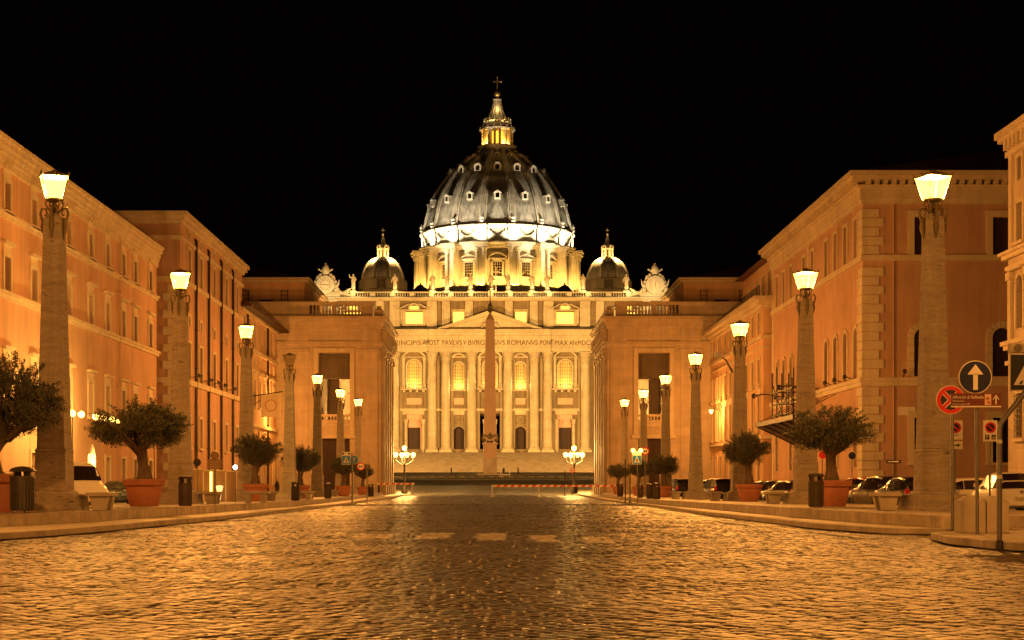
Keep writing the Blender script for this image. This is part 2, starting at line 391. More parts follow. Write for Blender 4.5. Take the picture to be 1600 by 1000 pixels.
def window(parent, fr, cu, v0, v1, w, style='plain', pane='pane_dark', trim='trim', fw=.22, part='window', bars=True, d=WIN_D):
    """pane set back in its opening (child of parent) with its stone surround as a sub-part"""
    a, b = cu - w / 2, cu + w / 2
    p = MB(); p.box(a - .02, b + .02, -d - .04, -d, v0 - .02, v1 + .02, fr)
    if bars:
        bw = .035
        p.box(cu - bw, cu + bw, -d, -d + .05, v0, v1, fr)
        for k in (1, 2, 3):
            z = v0 + (v1 - v0) * k / 4; p.box(a, b, -d, -d + .035, z - .02, z + .02, fr)
        p.box(a, a + .06, -d, -d + .06, v0, v1, fr); p.box(b - .06, b, -d, -d + .06, v0, v1, fr)
    o = p.build(part, pane, parent)
    f = MB(); q = .09
    if style == 'arch':
        rr = w / 2; sp = v1 - rr
        f.box(a - fw, a, -.02, q, v0, sp, fr); f.box(b, b + fw, -.02, q, v0, sp, fr)
        n = 11
        for i in range(n):
            t0, t1 = PI * i / n + .03, PI * (i + 1) / n - .03
            f.prism([(cu + r * math.cos(t), sp + r * math.sin(t)) for r, t in ((rr, t0), (rr + fw, t0), (rr + fw, t1), (rr, t1))], -.02, q, fr)
    elif style == 'rustic':
        rr = w / 2; sp = v1 - rr; n = 9
        k = max(2, int((sp - v0) / .42)); hh = (sp - v0) / k
        for i in range(k):
            e = .12 if i % 2 else 0
            f.box(a - fw - e * 0, a, -.02, q + .03 * (i % 2), v0 + i * hh + .02, v0 + (i + 1) * hh - .02, fr); f.box(b, b + fw + e * 0, -.02, q + .03 * (i % 2), v0 + i * hh + .02, v0 + (i + 1) * hh - .02, fr)
        for i in range(n):
            t0, t1 = PI * i / n + .02, PI * (i + 1) / n - .02
            f.prism([(cu + r * math.cos(t), sp + r * math.sin(t)) for r, t in ((rr, t0), (rr + fw, t0), (rr + fw, t1), (rr, t1))], -.02, q, fr)
    else:
        f.box(a - fw, a, -.02, q, v0 - .05, v1 + fw, fr); f.box(b, b + fw, -.02, q, v0 - .05, v1 + fw, fr)
        f.box(a, b, -.02, q, v1, v1 + fw, fr)
        if style == 'hat':
            f.box(a - fw * .6, b + fw * .6, -.02, q * .6, v1 + fw, v1 + fw + .38, fr)
            f.box(a - fw - .12, b + fw + .12, -.02, .26, v1 + fw + .38, v1 + fw + .54, fr)
        if style in ('sill', 'hat', 'grille'):
            f.box(a - fw - .08, b + fw + .08, -.02, .2, v0 - .2, v0 - .051, fr)
    f.build('frame', trim, o)
    if style == 'grille':
        g = MB()
        for k in range(int(w / .22) + 1): g.box(a + k * .22 - .012, a + k * .22 + .012, .14, .165, v0, v1, fr)
        for k in range(int((v1 - v0) / .26) + 1): g.box(a - .04, b + .04, .135, .17, v0 + k * .26, v0 + k * .26 + .025, fr)
        g.build('grille', 'iron', o)
    return o
def rings(mb, x0, x1, y0, y1, steps):
    """mouldings running round a rectangular block: (z0, z1, projection)"""
    for z0, z1, p in steps: mb.box(x0 - p, x1 + p, y0 - p, y1 + p, z0, z1)
def hip_roof(parent, x0, x1, y0, y1, z, h, over=.5):
    x0 -= over; x1 += over; y0 -= over; y1 += over
    i = min((x1 - x0), (y1 - y0)) / 2 - .2
    mb = MB()
    v = [(x0, y0, z), (x1, y0, z), (x1, y1, z), (x0, y1, z), (x0 + i, y0 + i, z + h), (x1 - i, y0 + i, z + h), (x1 - i, y1 - i, z + h), (x0 + i, y1 - i, z + h)]
    mb.add(v, [(3, 2, 1, 0), (4, 5, 6, 7), (0, 1, 5, 4), (1, 2, 6, 5), (2, 3, 7, 6), (3, 0, 4, 7)])
    # a row of cover tiles along the eaves
    return mb.build('roof', 'roof_tiles', parent)
# ---------------------------------------------------------------- ground, road, pavements
def sheet(name, mat, x0, x1, y0, y1, dz, n=1):
    mb = MB(); ys = sorted({y0, y1} | {p[0] for p in PROF if y0 < p[0] < y1} | {y0 + (y1 - y0) * i / n for i in range(1, n)})
    vs = []; fs = []
    for y in ys: vs += [(x0, y, zr(y) + dz), (x1, y, zr(y) + dz)]
    for i in range(len(ys) - 1): fs.append((2 * i, 2 * i + 1, 2 * i + 3, 2 * i + 2))
    mb.add(vs, fs); return mb.build(name, mat, kind='structure')
surf('far_ground', (.34, .28, .20), .8, .25, .4, bump=.3)
sheet('ground', 'far_ground', -1500, 1500, -60, 3000, -.09)
sheet('road', 'cobblestones', -60, 60, 192, 230, 0)
surf('joint_sand', (.05, .042, .032), .95, .3, 6, bump=.4)
sheet('road_bed', 'joint_sand', -14.5, 14.5, -40, 192.3, -.045)
sheet('side_street', 'cobblestones', -60, -14.0, -40, 191.99, .002); sheet('side_street', 'cobblestones', 14.0, 60, -40, 191.99, .002)
def cobble_field(x0, x1, y0, y1, p):
    # separate hand-laid setts in diagonal courses: every stone has its own height, tilt and tone
    rg = np.random.default_rng(5)
    L = (x1 - x0 + y1 - y0); n = int(L / p) + 2
    i, j = np.meshgrid(np.arange(n), np.arange(-n // 2, n // 2)); i = i.ravel().astype(float); j = j.ravel().astype(float)
    a = R(45); u = i * p + rg.uniform(-.012, .012, i.shape); v = j * p + rg.uniform(-.012, .012, i.shape) + .05 * np.sin(u * 1.7)
    cx = (x0 + x1) / 2 + (u - L / 2) * math.cos(a) - v * math.sin(a); cy = y0 - (y1 - y0) * .5 + u * math.sin(a) * 1.0 + v * math.cos(a)
    k = (cx > x0) & (cx < x1) & (cy > y0) & (cy < y1); cx, cy = cx[k], cy[k]; m = len(cx)
    base = -.022 + .006 * np.sin(cx * 2.1 + cy * .9) + .005 * np.sin(cy * 1.7 - cx * 1.1) + rg.uniform(-.005, .005, m)
    tx, ty = rg.normal(0, .018, m) + .005 * np.cos(cx * 2.1 + cy * .9), rg.normal(0, .030, m) + .010 * np.cos(cy * 1.7)
    co = []
    for h, dz_ in ((p * .485, -.03), (p * .455, -.008), (p * .36, 0)):
        for sx, sy in ((-1, -1), (1, -1), (1, 1), (-1, 1)):
            lx = sx * h * math.cos(a) - sy * h * math.sin(a) + rg.normal(0, .004, m); ly = sx * h * math.sin(a) + sy * h * math.cos(a) + rg.normal(0, .004, m)
            co.append(np.stack([cx + lx, cy + ly, base + dz_ + tx * lx + ty * ly], 1))
    V = np.stack(co, 1).reshape(-1, 3)
    V[:, 2] += np.interp(V[:, 1], [q[0] for q in PROF], [q[1] for q in PROF])
    fq = [(8, 9, 10, 11)] + [(q + t, q + (t + 1) % 4, q + 4 + (t + 1) % 4, q + 4 + t) for q in (0, 4) for t in range(4)]
    FQ = (np.arange(m)[:, None, None] * 12 + np.array(fq)[None]).reshape(-1)
    me = bpy.data.meshes.new('cobbled_road'); me.vertices.add(len(V)); me.vertices.foreach_set('co', V.ravel()); nf = m * 9
    me.loops.add(nf * 4); me.loops.foreach_set('vertex_index', FQ); me.polygons.add(nf); me.polygons.foreach_set('loop_start', np.arange(nf) * 4); me.polygons.foreach_set('loop_total', np.full(nf, 4)); me.update(calc_edges=True)
    at = me.attributes.new('tone', 'FLOAT', 'FACE'); tone = np.clip(rg.normal(.45, .22, m) + .12 * np.sin(cx * .8) * np.sin(cy * .45), 0, 1); at.data.foreach_set('value', np.repeat(tone, 9))
    # worn crossing blocks painted straight onto the setts
    pa = np.zeros(m)
    for (qa, qb, qc, qd, u0, u1) in ((549, 608, 566, 618, 839, 833), (648, 699, 660, 706, 840, 831.5), (742, 790, 747, 790, 842.5, 831.5), (834, 878, 827, 868, 845, 834), (921, 964, 912, 952, 846, 837.5)):
        Ya, Yb = 1.05 * F / (u0 - 757), 1.05 * F / (u1 - 757); t_ = (cy - Ya) / (Yb - Ya)
        xa, xb = wx(qa, Ya) + (wx(qc, Yb) - wx(qa, Ya)) * t_, wx(qb, Ya) + (wx(qd, Yb) - wx(qb, Ya)) * t_
        k_ = (t_ > 0) & (t_ < 1) & (cx > xa) & (cx < xb); pa[k_] = np.clip(rg.normal(.8, .25, m), .15, 1)[k_]
    at2 = me.attributes.new('paint', 'FLOAT', 'FACE'); at2.data.foreach_set('value', np.repeat(pa, 9))
    me.materials.append(MT['cobble_stone']); o = bpy.data.objects.new('cobbled_road', me); scn.collection.objects.link(o); o['kind'] = 'structure'
cobble_field(-12.5, 14.4, -3, 46.2, .145)
cobble_field(-11, 11, 46.2, 100, .26)
cobble_field(-12.5, 12.5, 100, 192.3, .42)
sheet('square', 'far_ground', -120, 120, 230.01, 404, .02)

def slab(name, mat, outer, inner, top, foot, matname='kerb_stone', group=None):
    """raised pavement between two polylines of (x, y): the top sheet and its kerb face"""
    pass
def pavement(name, line, back, h0, h1):
    """line: street-side edge (x, y) by rising y; back: x of the rear edge; heights above the road"""
    # resample the edge finely so that it follows the slope
    L = []
    for (xa, ya), (xb, yb) in zip(line, line[1:]):
        n = max(1, int(abs(yb - ya) / 4))
        for i in range(n): L.append((xa + (xb - xa) * i / n, ya + (yb - ya) * i / n))
    L.append(line[-1])
    t = MB(); s = MB()
    sg = 1 if back > line[0][0] else -1
    kw = .32
    for (xa, ya), (xb, yb) in zip(L, L[1:]):
        za, zb = zr(ya), zr(yb)
        # kerb stone: top strip and face
        s.add([(xa, ya, za + h1), (xb, yb, zb + h1), (xb + sg * kw, yb, zb + h1), (xa + sg * kw, ya, za + h1)], [(0, 1, 2, 3)])
        s.add([(xa, ya, za + h0), (xb, yb, zb + h0), (xb, yb, zb + h1), (xa, ya, za + h1)], [(0, 1, 2, 3)])
        t.add([(xa + sg * kw, ya, za + h1 - .004), (xb + sg * kw, yb, zb + h1 - .004), (back, yb, zb + h1 - .004), (back, ya, za + h1 - .004)], [(0, 1, 2, 3)])
        t.add([(back, ya, za + h1 - .004), (back, yb, zb + h1 - .004), (back, yb, zb), (back, ya, za)], [(0, 1, 2, 3)])
    for (x, y) in (L[0], L[-1]):
        z = zr(y); s.add([(x, y, z + h0), (back, y, z + h0), (back, y, z + h1), (x, y, z + h1)], [(0, 1, 2, 3)])
    a = t.build(name, 'paving', kind='structure'); b = s.build(name + '_kerb', 'kerb_stone', kind='structure')
KL = [(-10.6, 14), (-10.2, 24), (-9.4, 29.3), (-9.03, 31.1), (-8.75, 34), (-8.2, 43.4), (-8.1, 50), (-8.4, 61), (-9.2, 99), (-9.6, 151), (-10.4, 190), (-11.2, 206)]
UL = [(-13.2, 14), (-12.4, 26), (-11.05, 34.3), (-9.95, 38.5), (-9.5, 50.6), (-9.7, 70), (-10.5, 103), (-11.2, 140), (-11.9, 164)]
KR = [(9.57, 32.1), (8.34, 32.7), (7.6, 36.7), (7.45, 46), (7.45, 54.5), (8.6, 85), (8.6, 121), (9.4, 160), (10.4, 190), (11.2, 206)]
UR = [(9.6, 32.9), (8.9, 37), (8.5, 43.8), (8.7, 60), (8.9, 78), (9.6, 137), (11.2, 158), (11.9, 164)]
pavement('lower_pavement_west', KL, -14.0, 0, .12)
pavement('pavement_west', UL, -13.7, .12, .38)
pavement('lower_pavement_east', KR, 14.0, 0, .12)
pavement('pavement_east', UR, 13.7, .12, .38)
pavement('pavement_west_wall', [(-20.6, 10), (-20.6, 110)], -24.2, 0, .14)
pavement('pavement_east_wall', [(21.2, 99), (21.2, 166)], 24.2, 0, .14)
pavement('pavement_east_corner', [(21.0, 36), (21.0, 73)], 24.2, 0, .14)
# traffic island at the right
mb = MB(); isl = [(8.0, 27.2), (7.95, 26.7), (8.05, 25.0), (8.2, 24.2), (8.9, 23.2), (14, 21.5), (14, 30.4), (9.4, 30.4), (8.3, 29.2)]
mb.prism(isl, 0, .14, lambda u, d, v: (u, v, d)); mb.build('traffic_island', 'kerb_stone', kind='structure', bevel=.02)
# crossings and dashes painted on the road
surf('road_paint', (.42, .37, .29), .6, .45, 3.5, bump=.5, bscale=9)
mb = MB()
for (a, b, c, d, y0, y1) in ((652, 700, 668, 706, 839.5, 831.5), (742, 791, 748, 791, 842.5, 831.5), (833, 876, 827, 868, 845.5, 833.5), (922, 964, 912, 952, 846, 837), (566, 612, 580, 622, 839, 834)):
    pass
for i, (pa, pb, y0, y1) in enumerate(((556, 612, 839, 833), (648, 699, 840, 831.5), (742, 790, 842.5, 831.5), (834, 878, 845, 834), (921, 964, 846, 837.5))):
    Ya = 1.05 * F / (y0 - 757); Yb = 1.05 * F / (y1 - 757)
    xa, xb = wx(pa, Ya), wx(pb, Ya)
for i in range(11):
    x = -8.2 + i * 1.55
    mb.add([(x, 181, -.205), (x + .75, 181, -.205), (x + .75, 184, -.205), (x, 184, -.205)], [(0, 1, 2, 3)])
# worn lane line along the right side and a stop line
def strip(pts, w_):
    for (xa, ya), (xb, yb) in zip(pts, pts[1:]):
        n = max(1, int(abs(yb - ya) / 5))
        for i in range(n):
            x0, y0 = xa + (xb - xa) * i / n, ya + (yb - ya) * i / n; x1, y1 = xa + (xb - xa) * (i + 1) / n, ya + (yb - ya) * (i + 1) / n
            mb.add([(x0, y0, zr(y0) + .005), (x0 + w_, y0, zr(y0) + .005), (x1 + w_, y1, zr(y1) + .005), (x1, y1, zr(y1) + .005)], [(0, 1, 2, 3)])
strip([(7.25, 30), (6.6, 40), (6.4, 47)], .13)
mb.build('road_markings', 'road_paint', kind='structure')
mb = MB()
mb.box(-.35, .35, 52, 52.7, .003, .012); mb.build('manhole_cover', 'iron'); tag(bpy.data.objects['manhole_cover'], 'small round-edged dark iron manhole plate set flush in the cobbles mid street', 'manhole')

# ---------------------------------------------------------------- palaces beside the street
def side_windows(th, fr, cols, rows, **kw):
    ops = []
    for (z0, z1, w_, style, pane, skip) in rows:
        for i, c in enumerate(cols):
            if i in skip: continue
            ops.append((c - w_ / 2, c + w_ / 2, z0, z1, style in ('arch', 'rustic')))
    for (z0, z1, w_, style, pane, skip) in rows:
        for i, c in enumerate(cols):
            if i in skip: continue
            window(th, fr, c, z0, z1, w_, style, pane, **kw)
    return ops
def shell(th, X, sg, y0, y1, z0, ztop, depth, plaster, ops_side, ops_front=(), ops_depth=.34):
    """street wall in the plane x = X (sg -1 left, 1 right) and the end wall in the plane y = y0"""
    mb = MB()
    frs = frame((X, 0, 0), (0, 1, 0), (-sg, 0, 0))
    holed_wall(mb, frs, y0, y1, z0, ztop, list(ops_side), ops_depth)
    frf = frame((0, y0, 0), (1, 0, 0), (0, -1, 0))
    xa, xb = sorted((X, X + sg * depth))
    holed_wall(mb, frf, xa, xb, z0, ztop, list(ops_front), ops_depth)
    Xo = X + sg * depth
    mb.add([(Xo, y0, z0), (Xo, y1, z0), (Xo, y1, ztop), (Xo, y0, ztop)], [(0, 1, 2, 3)])
    mb.add([(X, y1, z0), (Xo, y1, z0), (Xo, y1, ztop), (X, y1, ztop)], [(0, 1, 2, 3)])
    mb.add([(X, y0, ztop), (Xo, y0, ztop), (Xo, y1, ztop), (X, y1, ztop)], [(0, 1, 2, 3)])
    # dark inner core so that the openings do not look into an empty shell
    mb.build('wall', plaster, th)
    return frs, frf
def quoins(mb, X, sg, y0, z0, z1, h=.62, lo=.9, hi=1.25, p=.07):
    k = int((z1 - z0) / h)
    for i in range(k):
        e = hi if i % 2 else lo
        a, b = sorted((X - sg * p, X + sg * e))
        mb.box(a, b, y0 - p, y0 + (lo + hi - e), z0 + i * h + .025, z0 + (i + 1) * h - .025)
def pipe(th, X, sg, y, z0, z1, r=.09, m='iron'):
    mb = MB(); x = X - sg * .14
    mb.tube([(X - sg * .02, y, z1 + .5), (x, y, z1 + .3), (x, y, z1), (x, y, z0)], r, 6)
    for k in range(int((z1 - z0) / 3)): mb.box(x - .12, x + .12, y - .12, y + .12, z0 + 1 + k * 3, z0 + 1.07 + k * 3)
    mb.build('downpipe', m, th, smooth=True)
def rect_of(X, sg, depth): return sorted((X, X + sg * depth))

# left 1: long orange palace nearest the camera
X = -24.0
b1 = thing('palace', (X, 60, 0), 'long orange plastered palace nearest on the left, rows of small hooded windows', 'palace')
cols = [yx(p, X) for p in (10, 52, 106, 141, 167.5, 192, 210.5, 234)]
cols = [cols[0] - 4.4 * k for k in range(9, 0, -1)] + cols
rows = [(14.55, 15.9, .9, 'hat', 'pane_dark', ()), (10.6, 12.25, .95, 'hat', 'pane_dark', ()), (5.1, 7.1, 1.0, 'hat', 'shutter', ()), (.9, 2.7, 1.0, 'plain', 'dark_wood', (2, 5, 9, 12))]
frs = frame((X, 0, 0), (0, 1, 0), (1, 0, 0))
ops = side_windows(b1, frs, cols, rows, fw=.2)
xa, xb = rect_of(X, -1, 16)
shell(b1, X, -1, 30, 109.2, 0, 17.0, 16, 'plaster_orange', ops)
mb = MB(); rings(mb, xa, xb, 30, 109.2, [(10.15, 10.35, .16), (10.35, 10.5, .26), (14.1, 14.28, .12), (14.28, 14.42, .2)]); mb.build('string_course', 'trim', b1)
mb = MB(); rings(mb, xa, xb, 30, 109.2, [(16.5, 16.9, .12), (16.9, 17.15, .18), (17.15, 17.45, .25), (17.45, 17.75, .36), (17.75, 17.95, .45)]); mb.build('cornice', 'trim', b1)
mb = MB(); rings(mb, xa, xb, 30, 109.2, [(0.1, 1.0, .1)]); mb.build('plinth', 'trim', b1)
hip_roof(b1, xa, xb, 30, 109.2, 17.96, 3.6, .4)
for p in (184,): pipe(b1, X, -1, yx(p, X), .3, 16.6, .045, 'plaster_brown')

# left 2: tall palace with dark downpipes
X = -23.0; Y0 = 112.5; Y1 = 140.2
b2 = thing('palace', (X, Y0, 0), 'tall narrow palace on the left with four dark downpipes and corner quoins', 'palace')
cols = [115.7, 120.3, 126.0, 131.7, 137.2]
rows = [(19.6, 20.0, .6, 'plain', 'pane_dark', ()), (16.45, 18.7, 1.0, 'plain', 'pane_dark', ()), (13.0, 13.7, .7, 'plain', 'pane_grey', ()), (9.0, 11.7, 1.15, 'plain', 'pane_dark', ()), (3.9, 6.15, 1.05, 'sill', 'pane_grey', ())]
frs = frame((X, 0, 0), (0, 1, 0), (1, 0, 0))
ops = side_windows(b2, frs, cols, rows, fw=.2)
xa, xb = rect_of(X, -1, 15)
shell(b2, X, -1, Y0, Y1, -.3, 20.3, 15, 'plaster_red', ops)
mb = MB(); rings(mb, xa, xb, Y0, Y1, [(8.5, 8.9, .22), (15.95, 16.3, .16), (19.0, 19.3, .14)]); mb.build('string_course', 'trim', b2)
mb = MB(); rings(mb, xa, xb, Y0, Y1, [(20.15, 20.4, .2), (20.4, 20.7, .4), (20.7, 21.0, .6)]); mb.build('cornice', 'trim', b2)
mb = MB(); quoins(mb, X, -1, Y0, .2, 15.9); mb.build('quoins', 'trim', b2)
hip_roof(b2, xa, xb, Y0, Y1, 21.01, 1.6, .6)
for y in (118, 123.2, 128.9, 134.6): pipe(b2, X, -1, y, -.1, 19.4, .11)

# left 3: lower pale building with overhanging eaves
X = -23.2; Y0 = 140.6; Y1 = 163.6
b3 = thing('townhouse', (X, Y0, 0), 'pale low building with overhanging eaves between the tall palace and the left portico', 'building')
cols = [142.4, 145.4, 148.6, 151.8, 155.0, 158.2, 161.4]
rows = [(14.4, 16.7, .8, 'plain', 'shutter', ()), (12.5, 13.3, .55, 'plain', 'pane_dark', ()), (8.6, 11.2, .9, 'hat', 'pane_grey', ()), (1.0, 5.0, 1.3, 'arch', 'pane_grey', (1, 5))]
frs = frame((X, 0, 0), (0, 1, 0), (1, 0, 0))
ops = side_windows(b3, frs, cols, rows, fw=.16)
xa, xb = rect_of(X, -1, 14)
shell(b3, X, -1, Y0, Y1, -.3, 17.2, 14, 'plaster_ochre', ops)
mb = MB(); rings(mb, xa, xb, Y0, Y1, [(13.7, 14.05, .2), (11.9, 12.15, .15), (6.6, 6.9, .2)]); mb.build('string_course', 'trim', b3)
mb = MB(); rings(mb, xa, xb, Y0, Y1, [(17.0, 17.25, .3)]); mb.build('cornice', 'trim', b3)
hip_roof(b3, xa, xb, Y0, Y1, 17.4, 3.2, 1.3)
mb = MB(); rings(mb, xa, xb, Y0, Y1, [(17.26, 17.39, 1.2)]); mb.build('eaves', 'dark_wood', b3)
for y in (144, 156.8): pipe(b3, X, -1, y, 0, 16.6, .1)

# right 1: the big corner palace
X = 24.0; Y0 = 100.0; Y1 = 132.4
b4 = thing('palace', (X, Y0, 0), 'large reddish corner palace on the right with pale quoins and deep cornice', 'palace')
cols = [101.8, 104.8, 107.8, 110.8, 115.6, 118.8, 123.9, 127, 130]
rows = [(16.1, 18.6, .95, 'plain', 'shutter', ()), (8.1, 11.4, 1.1, 'arch', 'pane_dark', (4, 5)), (2.2, 5.6, 1.2, 'rustic', 'pane_dark', (1, 3, 5, 7))]
frs = frame((X, 0, 0), (0, 1, 0), (-1, 0, 0)); frf = frame((0, Y0, 0), (1, 0, 0), (0, -1, 0))
ops = side_windows(b4, frs, cols, rows, fw=.22)
fc = [28.0, 33.1, 38.2, 43.3]
frows = [(16.02, 18.45, 1.3, 'plain', 'dark_wood', ()), (8.1, 11.25, 1.35, 'rustic', 'dark_wood', ()), (2.5, 5.4, 1.3, 'grille', 'pane_dark', ())]
opf = side_windows(b4, frf, fc, frows, fw=.42)
xa, xb = rect_of(X, 1, 24)
shell(b4, X, 1, Y0, Y1, -.3, 19.9, 24, 'plaster_brown', ops, opf)
mb = MB(); rings(mb, xa, xb, Y0, Y1, [(7.45, 7.75, .14), (7.75, 8.0, .24), (15.6, 15.98, .16)]); mb.build('string_course', 'trim', b4)
mb = MB(); rings(mb, xa, xb, Y0, Y1, [(19.3, 19.6, .12), (19.6, 20.35, .22), (20.35, 20.5, .42), (20.75, 21.0, .85), (21.0, 21.3, 1.05)])
for k in range(60):
    y = Y0 + .2 + k * .55
    if y < Y1: mb.box(X - .8, X - .3, y, y + .26, 20.5, 20.75)
for k in range(44):
    x = X + .1 + k * .55
    mb.box(x, x + .26, Y0 - .8, Y0 - .3, 20.5, 20.75)
mb.build('cornice', 'trim', b4)
mb = MB(); quoins(mb, X, 1, Y0, .8, 15.5, .6, 1.05, 1.35); mb.build('quoins', 'trim', b4); mb = MB(); quoins(mb, X, 1, Y0, 16.0, 19.2, .6, 1.05, 1.35)
mb.build('quoins', 'trim', b4)
for yq in (118.0 - 1.0, Y1 - .7):
    mb = MB()
    mb.box(X - .06, X + .1, yq, yq + .7, .8, 7.44); mb.box(X - .06, X + .1, yq, yq + .7, 8.01, 15.59); mb.box(X - .06, X + .1, yq, yq + .7, 15.99, 19.29)
    mb.build('pilaster_strip', 'trim', b4)
hip_roof(b4, xa, xb, Y0, Y1, 21.31, 3.9, .9)
mb = MB(); mb.box(26.3, 27.4, Y0 - .05, Y0 - .001, 5.55, 6.1); mb.build('plaque', 'white_paint', b4)
for x in (26.0,): 
    mb = MB(); mb.tube([(x, Y0 - .08, 19.3), (x, Y0 - .08, .4)], .05, 6); mb.build('downpipe', 'plaster_brown', b4)
# security spotlights on the first string course
mb = MB()
for c in (26.6, 31.0):
    mb.tube([(c, Y0 - .2, 8.05), (c, Y0 - .45, 8.35)], .04, 5); mb.ball((c, Y0 - .5, 8.4), .14, 8)
for y in (101.9, 105, 108, 124, 127):
    mb.tube([(X - .25, y, 8.05), (X - .7, y, 8.2)], .03, 5); mb.ball((X - .75, y, 8.2), .15, 8); mb.tube([(X - .75, y - .5, 8.1), (X - .75, y + .5, 8.1)], .04, 5)
mb.build('wall_spotlight', 'iron', b4)

# right 2: lower palace with setback storey
X = 23.3; Y0 = 133.0; Y1 = 165.0
b5 = thing('palace', (X, Y0, 0), 'lower pale palace on the right with a setback top storey, beside the right portico', 'palace')
cols = [134.8 + 3.25 * k for k in range(10)]
rows = [(14.3, 16.1, .9, 'plain', 'pane_grey', ()), (9.9, 12.0, 1.0, 'sill', 'pane_grey', ()), (5.7, 8.9, 1.05, 'hat', 'pane_grey', ()), (1.2, 3.9, 1.2, 'plain', 'pane_dark', (4,))]
frs = frame((X, 0, 0), (0, 1, 0), (-1, 0, 0))
ops = side_windows(b5, frs, cols, rows, fw=.2)
xa, xb = rect_of(X, 1, 18)
shell(b5, X, 1, Y0, Y1, -.3, 16.6, 18, 'plaster_ochre', ops)
mb = MB(); rings(mb, xa, xb, Y0, Y1, [(13.7, 14.0, .2), (5.0, 5.3, .22), (12.9, 13.05, .08)]); mb.build('string_course', 'trim', b5)
mb = MB(); rings(mb, xa, xb, Y0, Y1, [(16.3, 16.6, .25), (16.6, 16.95, .55), (16.95, 17.3, .95)]); mb.build('cornice', 'trim', b5)
mb = MB(); fru = frame((25.6, 0, 0), (0, 1, 0), (-1, 0, 0)); uc = [139.5 + 3.1 * k for k in range(6)]
upo = [(c - .5, c + .5, 18.6, 20.8) for c in uc]
holed_wall(mb, fru, 137.5, 158, 17.3, 21.9, upo, .3)
mb.add([(25.6, 137.5, 17.3), (38, 137.5, 17.3), (38, 137.5, 21.9), (25.6, 137.5, 21.9)], [(0, 1, 2, 3)])
mb.add([(25.6, 158, 17.3), (38, 158, 17.3), (38, 158, 21.9), (25.6, 158, 21.9)], [(0, 1, 2, 3)])
mb.add([(25.6, 137.5, 21.9), (38, 137.5, 21.9), (38, 158, 21.9), (25.6, 158, 21.9)], [(0, 1, 2, 3)])
mb.build('upper_storey', 'plaster_ochre', b5)
for c in uc: window(b5, fru, c, 18.6, 20.8, 1.0, 'plain', 'pane_grey', fw=.15)
hip_roof(b5, 25.6, 38, 137.5, 158, 22.0, 2.2, .8)
mb = MB()
for k in range(14): mb.box(23.0 - .0, 23.06, Y0 + .4 + k * .7, Y0 + .46 + k * .7, 17.3, 18.3)
mb.box(23.0, 23.06, Y0 + .3, Y0 + 9.8, 18.3, 18.36); mb.build('terrace_railing', 'iron', b5)

# right 0: ornate building at the frame edge
X = 24.0; Y0 = 34.0; Y1 = 71.7
b6 = thing('corner_building', (X, Y0, 0), 'ornate stone building with bracketed cornice at the right edge, nearest on that side', 'building')
cols = [70.0 - 3.6 * k for k in range(9)]
rows = [(15.0, 16.0, .6, 'plain', 'pane_dark', ()), (12.2, 13.9, .8, 'sill', 'pane_dark', ()), (8.2, 10.6, .9, 'arch', 'pane_dark', ()), (3.2, 5.2, .9, 'grille', 'pane_dark', ())]
frs = frame((X, 0, 0), (0, 1, 0), (-1, 0, 0))
ops = side_windows(b6, frs, cols, rows, fw=.18)
xa, xb = rect_of(X, 1, 14)
shell(b6, X, 1, Y0, Y1, 0, 16.7, 14, 'travertine_blocks', ops)
mb = MB(); rings(mb, xa, xb, Y0, Y1, [(6.6, 6.8, .12), (7.3, 7.5, .18), (7.5, 7.7, .3), (11.0, 11.2, .12), (11.5, 11.7, .25), (11.7, 11.85, .38)]); mb.build('string_course', 'trim', b6)
mb = MB(); rings(mb, xa, xb, Y0, Y1, [(16.3, 16.55, .12), (17.0, 17.2, .38), (17.2, 17.5, .5)])
for k in range(70):
    y = Y0 + .3 + k * .55
    if y < Y1 - .3: mb.box(X - .34, X - .01, y, y + .25, 16.55, 17.0)
mb.build('cornice', 'trim', b6)
mb = MB()
for k in range(9):
    for q in (-1.15, 1.15):
        y = cols[k] + q
        mb.box(X - .16, X - .001, y - .2, y + .2, 7.71, 10.99); mb.box(X - .24, X - .001, y - .27, y + .27, 10.5, 10.85)
        mb.box(X - .12, X - .001, y - .16, y + .16, 11.86, 16.29)
    mb.box(X - .35, X - .001, cols[k] - .8, cols[k] + .8, 10.86, 10.98)
mb.build('pilasters', 'trim', b6)
hip_roof(b6, xa, xb, Y0, Y1, 17.51, 3, .45)
